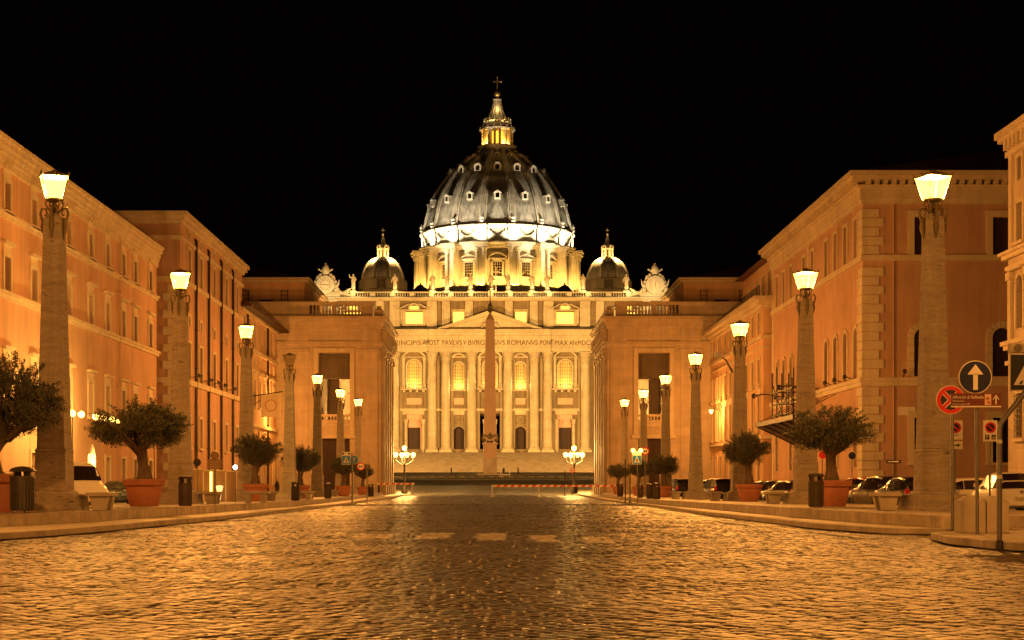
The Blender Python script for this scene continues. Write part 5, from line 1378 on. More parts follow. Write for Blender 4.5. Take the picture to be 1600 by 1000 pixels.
for side, LST in (('left', LL), ('right', RL)):
    for i, (px, Y) in enumerate(LST):
        lit = not (side == 'left' and i == 3)
        lab = 'travertine obelisk lamp post with %s lantern, %s on the %s side' % ('glowing' if lit else 'dark unlit', pos[i], side)
        p = (wx(px, Y), Y, zs(Y))
        if not lit: street_lamp(p[0], Y, False, lab)
        elif first is None: first = street_lamp(p[0], Y, True, lab)
        else: copy_tree(first, None, p, None, None, lab)
# the row goes on behind the photographer
for sx in (-1, 1):
    for Y in (22.5, 5, -13, -31): copy_tree(first, None, (sx * 12.6 if Y > 6 else sx * 11.6, Y, zs(Y)), None, None, 'travertine obelisk lamp nearer than the frame edge on the %s, row %s' % (('left' if sx < 0 else 'right'), {22.5: 'one', 5: 'two', -13: 'three', -31: 'four'}[Y]))

# stone benches beside the plinths
def bench(x, y, label, rz=0):
    z = zs(y); t = thing('stone_bench', (x, y, z), label, 'bench', 'stone benches beside the lamp plinths')
    m = MB(); m.frus(x, y, z + .36, z + .46, .30, .55, .30, .55); m.build('seat', 'concrete', t, bevel=.02)
    for q in (-.3, .3):
        m = MB(); m.frus(x, y + q, z, z + .36, .17, .10, .24, .12); m.build('support', 'concrete', t, bevel=.015)
    return t
bn = None
for side, LST, sg in (('left', LL, -1), ('right', RL, 1)):
    for i, (px, Y) in enumerate(LST[:5]):
        x = wx(px, Y) - sg * 1.17
        lab = 'pale stone bench on the road side of the %s lamp obelisk on the %s' % (pos[i], side)
        if bn is None: bn = bench(x, Y + .3, lab)
        else: copy_tree(bn, None, (x, Y + .3, zs(Y)), None, None, lab)
for i in (1, 2):
    px, Y = LL[i]; copy_tree(bn, None, (wx(px, Y) + 1.5 + .95, Y + 2.6, zs(Y)), PI / 2, None, 'pale stone bench set crosswise behind the %s lamp obelisk on the left' % pos[i])

# candelabra at the end of the street
def candelabrum(px, label, Y=190.0, pw=20000):
    x = wx(px, Y); z = zr(Y) + .12
    t = thing('candelabrum', (x, Y, z), label, 'street lamp', 'many-armed candelabra at the street end')
    m = MB(); m.lathe([(.4, 0), (.4, .4), (.25, .6), (.18, .9), (.12, 1.4), (.10, 3.4), (.16, 3.6), (.08, 3.9), (.06, 5.2)], (x, Y, z), 12); m.build('post', 'iron', t, smooth=True)
    m = MB(); gb = []
    for k in range(4):
        a = k * PI / 2 + .35; ca, sa = math.cos(a), math.sin(a)
        m.tube([(x + r * ca, Y + r * sa, z + h) for r, h in ((.05, 3.6), (.6, 3.75), (1.1, 4.1), (1.15, 4.5))], .045, 6); gb.append((x + 1.15 * ca, Y + 1.15 * sa, z + 4.75))
    gb.append((x, Y, z + 5.6)); m.build('arms', 'iron', t, smooth=True)
    for g in gb:
        m = MB(); m.lathe([(.14, -.25), (.3, .15), (.26, .22), (.05, .36)], g, 10); m.build('globe', 'globe_lit', t, smooth=True)
    lamp('candelabrum_light', (x, Y - .0, z + 5.15), pw, (1, .50, .12), t, .45)
candelabrum(632, 'iron candelabrum with five glowing lamps left of the square entrance')
candelabrum(897, 'iron candelabrum with five glowing lamps right of the square entrance')
for px, nm in ((540, 'left'), (1005, 'right')):  # extra unseen pair, added to light the square
    candelabrum(px, 'added iron candelabrum hidden behind the %s portico to light the square' % nm, 296.0, 15000)

# ---------------------------------------------------------------- potted olive trees
def crown_mesh(seed, n_leaf, lsize):
    rg = np.random.default_rng(seed)
    # clump centres in a wide flattened crown
    C_ = []
    while len(C_) < 46:
        p = rg.uniform(-1, 1, 3)
        r = np.linalg.norm(p)
        if r > 1 or r < .35: continue
        p = p * np.array([1.42, 1.42, .70]); p[2] = p[2] * (1.0 if p[2] > 0 else .62)
        C_.append(p)
    C_ = np.array(C_); rad = rg.uniform(.26, .48, len(C_))
    idx = rg.integers(0, len(C_), n_leaf)
    d = rg.normal(size=(n_leaf, 3)); d /= np.linalg.norm(d, axis=1)[:, None]
    rr = rad[idx] * rg.uniform(0, 1, n_leaf) ** .45
    p = C_[idx] + d * rr[:, None] * np.array([1.1, 1.1, .9])
    # wispy shoots round the outside
    ns = n_leaf // 9; th_ = rg.uniform(0, 2 * PI, ns); ph = rg.uniform(-.25, 1.2, ns); k = rg.integers(0, 60, ns)
    o = np.stack([np.cos(th_), np.sin(th_), np.zeros(ns)], 1)
    seeds = rg.normal(size=(60, 3)); seeds[:, 2] = np.abs(seeds[:, 2]) * .8 - .1; seeds /= np.linalg.norm(seeds, axis=1)[:, None]
    t = rg.uniform(.8, 1.12, ns); p[:ns] = seeds[k] * np.array([1.55, 1.55, .98]) * t[:, None] + rg.normal(size=(ns, 3)) * .03
    a = rg.normal(size=(n_leaf, 3)); a[:, 2] += .5; a /= np.linalg.norm(a, axis=1)[:, None]
    b = np.cross(a, rg.normal(size=(n_leaf, 3))); b /= np.linalg.norm(b, axis=1)[:, None]
    L = lsize * rg.uniform(.6, 1.25, n_leaf)[:, None]; W = L * .30
    v = np.stack([p - a * L, p + b * W, p + a * L, p - b * W], 1).reshape(-1, 3)
    return v, [(4 * i, 4 * i + 1, 4 * i + 2, 4 * i + 3) for i in range(n_leaf)]
def trunk_mb(x, y, z, seed, lean=0):
    rn = random.Random(seed); m = MB()
    top = Vector((x + lean * .25, y, z + 1.05))
    pts = [(x - lean * .1, y, z - .1), (x - lean * .05 + .03, y, z + .2), (x + lean * .02 - .03, y + .02, z + .55), (x + lean * .12, y, z + .85), tuple(top)]
    m.tube(pts, [.27, .20, .165, .18, .20], 12)
    for k in range(7):
        a = 2 * PI * k / 7 + rn.uniform(-.3, .3); r = rn.uniform(.7, 1.15); h = rn.uniform(.3, .8)
        e = Vector((x + lean * .3 + r * math.cos(a), y + r * math.sin(a), z + 1.15 + h))
        mid = top.lerp(e, .45) + Vector((rn.uniform(-.1, .1), rn.uniform(-.1, .1), -.06))
        m.tube([tuple(top - Vector((0, 0, .15))), tuple(mid), tuple(e)], [.13, .07, .02], 8)
        for j in range(2):
            e2 = mid + Vector((rn.uniform(-.5, .5), rn.uniform(-.5, .5), rn.uniform(.2, .6))); m.tube([tuple(mid), tuple(e2)], [.04, .012], 5)
    # knots and roots
    for k in range(5):
        a = 2 * PI * k / 5 + seed; m.tube([(x + .33 * math.cos(a), y + .33 * math.sin(a), z - .08), (x + .17 * math.cos(a), y + .17 * math.sin(a), z + .12), (x + .12 * math.cos(a + .4), y + .12 * math.sin(a + .4), z + .5)], [.06, .09, .07], 6)
    return m
CM = {}
def olive(px, Y, label, scale=1.0, var=0, lean=0, crown=(1, 1, 1), leaves=38000, zoff=0):
    x = wx(px, Y); z = zs(Y)
    t = thing('potted_olive_tree', (x, Y, z), label, 'potted tree', 'olive trees in terracotta pots')
    m = MB(); m.lathe([(.44, 0), (.46, .03), (.60, .62), (.585, .66), (.66, .68), (.68, .84), (.66, .87), (.58, .87), (.55, .74)], (x, Y, z), 40)
    m.lathe([(.505, .24), (.52, .26), (.515, .28)], (x, Y, z), 40, cap=False)
    pt = m.build('pot', 'terracotta', t, smooth=True)
    m = MB(); m.lathe([(.56, .72), (.56, .78), (.3, .82), (.01, .83)], (x, Y, z), 20, cap=False); m.build('soil', 'soil', t, smooth=True)
    m = MB(); rn = random.Random(var)
    for k in range(160):
        a = rn.uniform(0, 2 * PI); r = rn.uniform(.1, .54); h = rn.uniform(.06, .18); w_ = .012
        X_, Y_ = x + r * math.cos(a), Y + r * math.sin(a); b = rn.uniform(0, PI); dx, dy = rn.uniform(-.06, .06), rn.uniform(-.06, .06)
        m.add([(X_ - w_ * math.cos(b), Y_ - w_ * math.sin(b), z + .79), (X_ + w_ * math.cos(b), Y_ + w_ * math.sin(b), z + .79), (X_ + dx, Y_ + dy, z + .8 + h)], [(0, 1, 2)])
    m.build('weeds', 'weed_leaf', t)
    trunk_mb(x, Y, z + .8, var + 3, lean).build('trunk', 'bark', t, smooth=True)
    key = var % 3
    if key not in CM:
        v, f = crown_mesh(20 + key, leaves, .046)
        m = MB(); c = Vector((x + lean * .3, Y, z + 2.45)); m.add([(a + c.x, b + c.y, d + c.z) for a, b, d in v], f)
        o = m.build('crown', 'olive_leaf', t); CM[key] = o
        # keep the mesh centred so that copies can turn it
        off = Vector((lean * .3, 0, 2.45)); o.data.transform(Matrix.Translation(-off)); o.location = off
    else:
        o = CM[key].copy(); scn.collection.objects.link(o); o.parent = t; o.location = (lean * .3, 0, 2.45)
    o.rotation_euler = (0, 0, var * 1.3); o.scale = crown
    t.scale = (scale,) * 3
    return t
olive(-14, 37.2, 'large olive in a terracotta pot cut by the left frame edge, beside the grey bin', 1.06, 0, 1.5, (.68, .9, 1.12))
olive(225, 48.5, 'broad olive tree in a terracotta pot between the two nearest left lamps', .98, 1, -.5, (.88, 1.0, .95))
olive(399, 73, 'olive tree in a terracotta pot beside the third left lamp', .95, 2, .3, (.72, .85, 1.0))
olive(469, 97, 'olive tree in a terracotta pot by the unlit left lamp', .96, 3, .2, (.72, .85, 1.0))
olive(537, 117, 'olive tree in a terracotta pot behind the blue crossing sign', .90, 4, 0, (.66, .8, .95))
olive(567, 133, 'small olive tree in a terracotta pot near the left portico', .80, 5, .3, (.66, .8, .95))
olive(1299.5, 48.0, 'broad olive tree in a terracotta pot between the two nearest right lamps', .93, 6, -.2, (.68, .95, .92))
olive(1170.5, 71.0, 'round olive tree in a terracotta pot between the second and third right lamps', .93, 7, -.35, (.72, .85, 1.05))
olive(1038, 107, 'olive tree in a terracotta pot by the fifth right lamp', .88, 8, -.2, (.72, .8, 1.0))
olive(998, 121, 'olive tree in a terracotta pot behind the right crossing sign', .82, 10, .1, (.66, .8, 1.0))
olive(966, 136, 'small olive tree in a terracotta pot near the right portico', .82, 11, .2, (.66, .8, .95))

# ---------------------------------------------------------------- litter bins
def bin_a():
    Y = 36.0; x = wx(35, Y); z = zs(Y)
    t = thing('litter_bin', (x, Y, z), 'large ribbed grey metal bin with round lid beside the leftmost olive pot', 'litter bin')
    m = MB(); m.lathe([(.25, .06), (.26, .10), (.275, .80), (.29, .81), (.29, .86), (.27, .87)], (x, Y, z), 24)
    for k in range(22):
        a = 2 * PI * k / 22; m.frus(x + .272 * math.cos(a), Y + .272 * math.sin(a), z + .09, z + .8, .012, .014, .012, .014, a)
    m.build('body', 'bin_metal', t, smooth=True)
    m = MB(); m.lathe([(.20, .87), (.20, .90), (.20, .99)], (x, Y, z), 16); m.f = [f for i, f in enumerate(m.f) if i % 4]; m.build('neck', 'black_paint', t)
    m = MB(); m.lathe([(.30, .97), (.31, .985), (.25, 1.05), (.12, 1.09), (.02, 1.10)], (x, Y, z), 24); m.build('lid', 'bin_metal', t, smooth=True)
    for k in range(3):
        a = 2 * PI * k / 3 - .5; m = MB(); m.ball((x + .22 * math.cos(a), Y + .22 * math.sin(a), z + .035), .04, 8); m.build('foot', 'chrome', t)
bin_a()
bb = None
for px, Y, sc, lab in ((289.5, 49.5, 1.0, 'slim brown bin in front of the second left lamp'), (461.5, 78, .98, 'slim brown bin in front of the olive pot by the unlit lamp'), (512.5, 97, 1.0, 'slim brown bin beneath the left portico doorway'), (579.5, 112, .95, 'slim grey-brown bin behind the round red sign'),
                       (1275, 46.5, 1.05, 'slim brown bin half hidden behind the nearest right olive pot'), (1026, 92, 1.0, 'slim brown bin right of a pair beside the fifth right lamp'), (1015, 96, .95, 'slim brown bin left of a pair beside the fifth right lamp'), (1000.5, 103, .95, 'slim brown bin behind the right crossing sign pole'), (969, 112, 1.0, 'slim brown bin against the farthest right olive pot'), (899.5, 170, 1.1, 'slim brown bin under the right candelabrum'), (590, 165, 1.0, 'slim brown bin by the left portico corner')):
    x = wx(px, Y); z = zs(Y)
    if bb is None:
        t = bb = thing('litter_bin', (x, Y, z), lab, 'litter bin', 'slim brown litter bins on the pavement')
        m = MB(); m.lathe([(.20, 0), (.21, .03), (.215, .70), (.225, .71), (.225, .74)], (x, Y, z), 20)
        for k in range(14): a = 2 * PI * k / 14; m.frus(x + .213 * math.cos(a), Y + .213 * math.sin(a), z + .04, z + .7, .008, .02, .008, .02, a)
        m.build('body', 'bin_brown', t, smooth=True)
        for k in range(4): m = MB(); a = PI / 4 + k * PI / 2; m.frus(x + .18 * math.cos(a), Y + .18 * math.sin(a), z + .74, z + .88, .02, .05, .02, .05, a); m.build('lid_post', 'bin_brown', t)
        m = MB(); m.lathe([(.235, .87), (.24, .90), (.2, .95), (.05, .97)], (x, Y, z), 20); m.build('lid', 'bin_brown', t, smooth=True)
    else: copy_tree(bb, None, (x, Y, z), None, sc, lab)

# bracket lamps added on the last buildings to brighten the porticoes
for sg, X_, nm in ((-1, -23.2, 'left'), (1, 23.3, 'right')):
    y = 157.0; x = X_ - sg * 1.1
    t = thing('wall_lamp', (X_, y, 8.5), 'added bracket lamp on the last %s building, brightening the portico' % nm, 'wall lamp')
    m = MB(); m.tube([(X_, y, 8.6), (x, y, 8.9), (x, y, 8.7)], .04, 6); m.build('bracket', 'iron', t)
    m = MB(); m.lathe([(.1, 0), (.2, .3), (.2, .36)], (x, y, 8.3), 10); m.build('globe', 'bulb_lit', t)
    lamp('lamp_light', (x - sg * .5, y - .3, 8.4), 2200, SOD, t, .2)
# ---------------------------------------------------------------- signs
def disc(x, y, z, r, mat, parent, name, d0=0, d1=.01, r0=0):
    m = MB(); f = frame((x, y, 0), (1, 0, 0), (0, -1, 0))
    if r0: arch_ring(m, f, 0, z, r0, r, d0, d1, 32, 0, 2 * PI)
    else: m.prism([(r * math.cos(2 * PI * i / 36), z + r * math.sin(2 * PI * i / 36)) for i in range(36)], d0, d1, f)
    return m.build(name, mat, parent)
def polyp(pts, x, y, mat, parent, name, d0, d1):
    m = MB(); f = frame((x, y, 0), (1, 0, 0), (0, -1, 0))
    for poly in pts: m.prism(poly, d0, d1, f)
    return m.build(name, mat, parent)
def arrow_up(z, h, w_, s_): return [[(-s_, z - h), (s_, z - h), (s_, z + h * .25), (-s_, z + h * .25)], [(-w_, z + h * .2), (w_, z + h * .2), (0, z + h)]]
def poly_rot(poly, z, a): return [(u * math.cos(a) - (v - z) * math.sin(a), z + u * math.sin(a) + (v - z) * math.cos(a)) for u, v in poly]
# blue round arrow sign with the brown tourist sign under it
Y = 28.2; x = wx(1527, Y); t = thing('road_sign', (x, Y, .14), 'round dark blue sign with pale upward arrow above a brown direction sign', 'road sign')
m = MB(); m.tube([(x, Y, .14), (x - .02, Y, wz(566, Y))], .033, 10); m.build('pole', 'pole_metal', t, smooth=True)
cx, cz = wx(1522.5, Y), wz(589.5, Y)
disc(cx, Y - .04, cz, .305, 'white_paint', t, 'sign_rim', -.01, .012); bl = disc(cx, Y - .04, cz, .288, 'blue_paint', t, 'arrow_sign', .012, .02)
polyp(arrow_up(cz, .235, .145, .042), cx, Y - .04, 'white_paint', bl, 'arrow', .02, .026)
a, b = wx(1484, Y), wx(1562, Y); z0, z1 = wz(634.5, Y), wz(615, Y)
m = MB(); m.box(a, b, Y - .075, Y - .045, z0, z1); o = m.build('direction_sign', 'brown_paint', t)
m = MB(); m.box(a, b, Y - .085, Y - .0751, z0 - .025, z0 - .001); m.build('sign_edge', 'white_paint', o)
fs_ = frame((0, Y - .075, 0), (1, 0, 0), (0, -1, 0))
m = MB()
for txt, q0, q1, pz, hh in (('Affreschi di Raffaello', 1486, 1535, 623.2, .056), ('Villa Farnesina', 1486, 1504, 628.0, .030), ('via della Lungara, 230', 1486, 1513, 632.6, .028)):
    k = text_mb(txt, wx(q0, Y), wx(q1, Y), wz(pz, Y), hh, fs_, .004, .004); m.add(k.v, k.f)
m.build('lettering', 'white_paint', o)
ac = wx(1554, Y); az = (z0 + z1) / 2
polyp([[(-.012, az - .085), (.012, az - .085), (.012, az + .06), (-.012, az + .06)], [(-.055, az + .015), (-.055, az - .01), (0, az + .06), (0, az + .09)], [(.055, az + .015), (.055, az - .01), (0, az + .06), (0, az + .09)]], ac, Y - .075, 'white_paint', o, 'arrow', .001, .008)
m = MB(); m.box(wx(1536.5, Y), wx(1546.5, Y), Y - .081, Y - .0755, z0 + .015, z1 - .015); im = m.build('picture', 'marble_pink', o)
m = MB(); m.ball((wx(1541, Y), Y - .082, az + .02), .035, 8); m.ball((wx(1543, Y), Y - .082, az - .05), .03, 8); m.v = [(p[0], Y - .0815 + (p[1] - Y + .082) * .1, p[2]) for p in m.v]; m.build('picture_shapes', 'terracotta', im)
# red and blue no-stopping sign
Y = 32.0; x = wx(1488, Y); t = thing('road_sign', (x, Y, 0), 'round red-rimmed no stopping sign partly behind the brown sign', 'road sign')
m = MB(); m.tube([(x, Y, 0), (x, Y, wz(604, Y))], .036, 10); m.build('pole', 'pole_metal', t, smooth=True)
cx, cz = wx(1484, Y), wz(625, Y)
disc(cx, Y - .05, cz, .30, 'white_paint', t, 'sign_rim', -.01, .01); rd = disc(cx, Y - .05, cz, .288, 'red_paint', t, 'sign_face', .01, .018); disc(cx, Y - .05, cz, .205, 'black_paint', rd, 'sign_field', .018, .024)
for a_ in (PI / 4, -PI / 4):
    polyp([poly_rot([(-.205, cz - .045), (.205, cz - .045), (.205, cz + .045), (-.205, cz + .045)], cz, a_)], cx, Y - .05, 'white_paint', rd, 'cross_edge', .024, .027)
for i_, a_ in enumerate((PI / 4, -PI / 4)):
    polyp([poly_rot([(-.21, cz - .032), (.21, cz - .032), (.21, cz + .032), (-.21, cz + .032)], cz, a_)], cx, Y - .05, 'red_paint', rd, 'cross_bar', .026, .030 + .001 * i_)
# zebra-crossing sign on a bent pole
Y = 24.6; x = wx(1561.5, Y); t = thing('crossing_sign', (x, Y, 0), 'dark square pedestrian crossing sign on a bent pole at the right frame edge', 'road sign')
m = MB(); m.tube([(x, Y, 0), (x, Y, wz(672, Y)), (x + .015, Y, wz(664, Y)), (x + .06, Y, wz(656, Y)), (wx(1600, Y), Y, wz(615, Y)), (wx(1606, Y), Y, wz(600, Y)), (wx(1606, Y), Y, wz(530, Y))], .042, 10); m.build('pole', 'pole_metal', t, smooth=True)
m = MB(); m.lathe([(.07, 0), (.07, .12), (.045, .16)], (x, Y, 0), 12); m.build('pole_foot', 'iron', t, smooth=True)
m = MB()
for p in (690, 745): m.tube([(x, Y, wz(p + 3, Y)), (x, Y, wz(p - 3, Y))], .0445, 10)
m.build('tape_wraps', 'white_paint', t, smooth=True)
cx = wx(1604, Y); z0, z1 = wz(611, Y), wz(553.5, Y)
m = MB(); m.box(cx - .3, cx + .3, Y - .09, Y - .05, z0, z1); o = m.build('sign_panel', 'white_paint', t, bevel=.012)
m = MB(); m.box(cx - .285, cx + .285, Y - .096, Y - .0901, z0 + .015, z1 - .015); pn = m.build('sign_field', 'black_paint', o)
zc = (z0 + z1) / 2; tz = z0 + .09
polyp([[(-.24, tz), (.24, tz), (0, z1 - .06)]], cx, Y - .096, 'white_paint', pn, 'triangle', 0, .004)
polyp([[(-.155 + k * .085, tz + .012), (-.115 + k * .085, tz + .012), (-.085 + k * .06, tz + .07), (-.12 + k * .06, tz + .07)] for k in range(4)] + [[(-.02, tz + .25), (.03, tz + .25), (.04, tz + .14), (-.03, tz + .14)], [(-.03, tz + .15), (0, tz + .15), (-.04, tz + .05), (-.07, tz + .05)], [(.01, tz + .15), (.04, tz + .15), (.08, tz + .05), (.05, tz + .05)], [(-.06, tz + .22), (.07, tz + .19), (.07, tz + .17), (-.06, tz + .195)]], cx, Y - .096, 'black_paint', pn, 'walking_figure', .004, .007)
m = MB(); m.box(cx - .3, cx + .3, Y - .1, Y + .02, wz(552, Y), wz(536.5, Y)); o = m.build('beacon_box', 'concrete', t, bevel=.01)
for q in (-.17, .17): disc(cx + q, Y - .1, wz(544.5, Y), .062, 'pane_grey', o, 'beacon', 0, .02)
# two small parking signs
def pole_to(x, Y, z0, z1, t, r=.028):
    m = MB(); m.tube([(x, Y, z0), (x, Y, z1)], r, 8); m.build('pole', 'pole_metal', t, smooth=True)
for px, Y, lab, dis in ((1492, 42.5, 'white no parking plate with arrow plate below, left of a similar disabled bay sign', 0), (1546.5, 43.5, 'white no parking plate with P and wheelchair symbols by the white car', 1)):
    x = wx(px, Y); t = thing('parking_sign', (x, Y, zs(Y)), lab, 'road sign'); pole_to(x, Y, zs(Y), wz(658, Y), t)
    z0, z1 = wz(690, Y) if dis else wz(687, Y), wz(657, Y); cx = x
    m = MB(); m.box(cx - .2, cx + .2, Y - .06, Y - .035, z0, z1); o = m.build('plate', 'white_paint', t, bevel=.008)
    cz = z1 - .2; rr = disc(cx, Y - .06, cz, .155, 'red_paint', o, 'no_parking_ring', 0, .004); disc(cx, Y - .06, cz, .105, 'black_paint', o, 'no_parking_field', .004, .007)
    polyp([poly_rot([(-.11, cz - .018), (.11, cz - .018), (.11, cz + .018), (-.11, cz + .018)], cz, -PI / 4)], cx, Y - .06, 'red_paint', o, 'no_parking_bar', .007, .010)
    fq = frame((0, Y - .06, 0), (1, 0, 0), (0, -1, 0))
    if dis:
        m = MB(); m.box(cx - .15, cx - .03, Y - .065, Y - .0601, z0 + .06, z0 + .19); m.box(cx + .03, cx + .15, Y - .065, Y - .0601, z0 + .06, z0 + .19); bq = m.build('symbol_fields', 'black_paint', o)
        k = text_mb('P', cx - .115, cx - .06, z0 + .08, .09, fq, .008, .003); 
        g = MB(); g.add(k.v, k.f); f2 = frame((cx + .09, Y - .065, 0), (1, 0, 0), (0, -1, 0)); arch_ring(g, f2, -.005, z0 + .11, .022, .032, .001, .004, 12, PI * .8, 2.2 * PI)
        g.prism([(-.015, z0 + .13), (-.003, z0 + .13), (-.003, z0 + .165), (-.015, z0 + .165)], .001, .004, f2); g.prism([(-.01, z0 + .125), (.03, z0 + .125), (.03, z0 + .135), (-.01, z0 + .135)], .001, .004, f2); g.prism([(.025, z0 + .13), (.035, z0 + .13), (.045, z0 + .085), (.035, z0 + .085)], .001, .004, f2)
        g.build('symbols', 'white_paint', bq)
    else:
        k = text_mb('0-24', cx - .07, cx + .08, z0 + .1, .05, fq, .004, .003); k.build('lettering', 'black_paint', o)
        m = MB(); m.box(cx - .2, cx + .2, Y - .06, Y - .035, wz(702, Y), wz(689.5, Y)); o2 = m.build('arrow_plate', 'white_paint', t)
        za = wz(695.7, Y); polyp([[(-.13, za - .015), (.06, za - .015), (.06, za + .015), (-.13, za + .015)], [(.05, za - .045), (.14, za), (.05, za + .045)]], cx, Y - .06, 'black_paint', o2, 'arrow', .001, .005)
# one way arrow
Y = 66; x = wx(1395.5, Y); t = thing('one_way_sign', (x, Y, 0), 'black one way sign with white arrow above the parked cars', 'road sign'); pole_to(x, Y, 0, wz(692, Y), t, .025)
m = MB(); z0, z1 = wz(724, Y), wz(718.5, Y); m.box(wx(1384, Y), wx(1407, Y), Y - .06, Y - .03, z0, z1); o = m.build('plate', 'black_paint', t)
za = (z0 + z1) / 2; polyp([[(-.25, za - .025), (.15, za - .025), (.15, za + .025), (-.25, za + .025)], [(.14, za - .055), (.27, za), (.14, za + .055)]], x, Y - .06, 'white_paint', o, 'arrow', .001, .006)
# signs among the cars
for px, py, Y, mt, lab in ((1285, 711, 64, 'red_paint', 'round red sign behind the nearest right olive trunk'), (1331, 712, 66, 'black_paint', 'round dark sign right of the nearest right olive crown')):
    x = wx(px, Y); t = thing('road_sign', (x, Y, 0), lab, 'road sign'); pole_to(x, Y, 0, wz(py, Y), t, .025); o = disc(x, Y - .04, wz(py, Y), .18, 'white_paint', t, 'sign_rim', -.01, .008); disc(x, Y - .04, wz(py, Y), .165, mt, t, 'sign_face', .008, .014)
# left group
def crossing(px, py0, py1, hw_px, Y, polepx, base, lab, beacons):
    x = wx(polepx, Y); t = thing('crossing_sign', (x, Y, zr(Y)), lab, 'road sign'); pole_to(x, Y, zr(Y) + base, wz(py0 - 4, Y), t, .035)
    cx = wx(px, Y); hw = hw_px * Y / F; z0, z1 = wz(py1, Y), wz(py0, Y)
    m = MB(); m.box(cx - hw, cx + hw, Y - .09, Y - .05, z0, z1 + .22); o = m.build('sign_panel', 'white_paint', t)
    m = MB(); m.box(cx - hw + .03, cx + hw - .03, Y - .096, Y - .0901, z0 + .03, z1 - .03); p = m.build('sign_field', 'sky_blue_paint', o)
    polyp([[(-hw * .7, z0 + .1), (hw * .7, z0 + .1), (0, z1 - .07)]], cx, Y - .096, 'white_paint', p, 'triangle', 0, .006)
    zz = z0 + .1; polyp([[(-.04, zz + .25), (.03, zz + .25), (.04, zz + .14), (-.03, zz + .14)], [(-.03, zz + .15), (0, zz + .15), (-.05, zz + .03), (-.08, zz + .03)], [(.01, zz + .15), (.04, zz + .15), (.09, zz + .03), (.06, zz + .03)]], cx, Y - .096, 'black_paint', p, 'walking_figure', .006, .01)
    for q in (-.2, .2):
        if beacons: m = MB(); m.ball((cx + q * 1.2, Y - .1, z1 + .28), .13, 10); m.build('beacon', 'amber_lit', o, smooth=True)
        else: disc(cx + q, Y - .09, z1 + .11, .07, 'pane_dark', o, 'beacon', 0, .02)
    if beacons: lamp('beacon_light', (cx, Y - .4, z1 + .3), 25, (1, .5, .08), t, .1)
    return t
crossing(541, 711.5, 726, 6.8, 99, 550, .12, 'blue pedestrian crossing sign on the left pavement by the olive pots', False)
crossing(995, 711, 725.5, 7, 95, 996, .12, 'blue pedestrian crossing sign with two lit amber beacons on the right pavement', True)
Y = 100; x = wx(553.5, Y); t = thing('road_sign', (x, Y, zr(Y)), 'round blue sign just behind the left crossing sign', 'road sign'); pole_to(x - .1, Y, zr(Y) + .12, wz(718, Y), t); disc(x, Y - .05, wz(718.5, Y), .28, 'white_paint', t, 'sign_rim', -.01, .008); f_ = disc(x, Y - .05, wz(718.5, Y), .26, 'sky_blue_paint', t, 'sign_face', .008, .014)
polyp(arrow_up(wz(718.5, Y), .18, .1, .03), x, Y - .05, 'white_paint', f_, 'arrow', .014, .018)
for px, pp, py, Y, lab in ((564, 573.5, 729, 88, 'round red and white sign on its own pole left of the left portico'), (1008, 1008, 705, 97, 'round red and white sign above the right olive trees'), (894.5, 894, 735, 150, 'small round red sign beneath the right candelabrum')):
    x = wx(px, Y); t = thing('road_sign', (x, Y, zr(Y)), lab, 'road sign'); pole_to(wx(pp, Y), Y, zr(Y) + .12, wz(py - 3, Y), t); r_ = 6.2 * Y / F if Y < 120 else .25
    disc(x, Y - .05, wz(py, Y), r_, 'red_paint', t, 'sign_rim', -.01, .008); f_ = disc(x, Y - .05, wz(py, Y), r_ * .72, 'white_paint', t, 'sign_face', .008, .014)
    polyp([[(-r_ * .45, wz(py, Y) - .06), (-r_ * .05, wz(py, Y) - .06), (-r_ * .05, wz(py, Y) + .06), (-r_ * .45, wz(py, Y) + .06)], [(r_ * .1, wz(py, Y) - .06), (r_ * .45, wz(py, Y) - .06), (r_ * .45, wz(py, Y) + .06), (r_ * .1, wz(py, Y) + .06)]], x, Y - .05, 'black_paint', f_, 'symbol', .014, .018)
for px, top, Y, lab in ((977, 718, 96, 'thin bare dark pole left of the right crossing sign'), (984.5, 736, 96, 'short dark pole with slanting arm beside the right crossing sign'), (882.5, 735, 155, 'small white sign post at the right kerb end')):
    x = wx(px, Y); m = MB(); m.tube([(x, Y, zr(Y) + .12), (x, Y, wz(top, Y))], .035, 8)
    if px > 980: m.tube([(x, Y, wz(736, Y)), (wx(992, Y), Y, wz(727, Y))], .035, 8)
    m.lathe([(.1, 0), (.1, .06), (.04, .1)], (x, Y, zr(Y) + .12), 8)
    o = m.build('sign_pole', 'iron', smooth=True); tag(o, lab, 'pole')
# information board with crest
Y = 55; x = wx(336, Y); t = thing('information_board', (x, Y, zs(Y)), 'dark history board with round crest on a thin pole left of the third lamp', 'information board')
pole_to(x, Y, zs(Y), wz(718, Y), t, .03); m = MB(); m.box(wx(325.5, Y), wx(346.5, Y), Y - .07, Y - .035, wz(733, Y), wz(717.5, Y)); o = m.build('board', 'wood_panel', t, bevel=.01)
disc(x, Y - .05, wz(712, Y), .15, 'bronze', t, 'crest', 0, .03); disc(x, Y - .05, wz(712, Y), .12, 'wood_panel', t, 'crest_field', .03, .035)
m = MB()
for k in range(5): m.box(wx(328, Y), wx(344 - (k * 7) % 5, Y), Y - .073, Y - .0701, wz(720.5 + k * 2.6, Y) - .012, wz(720.5 + k * 2.6, Y))
m.build('lines_of_text', 'trim', o)
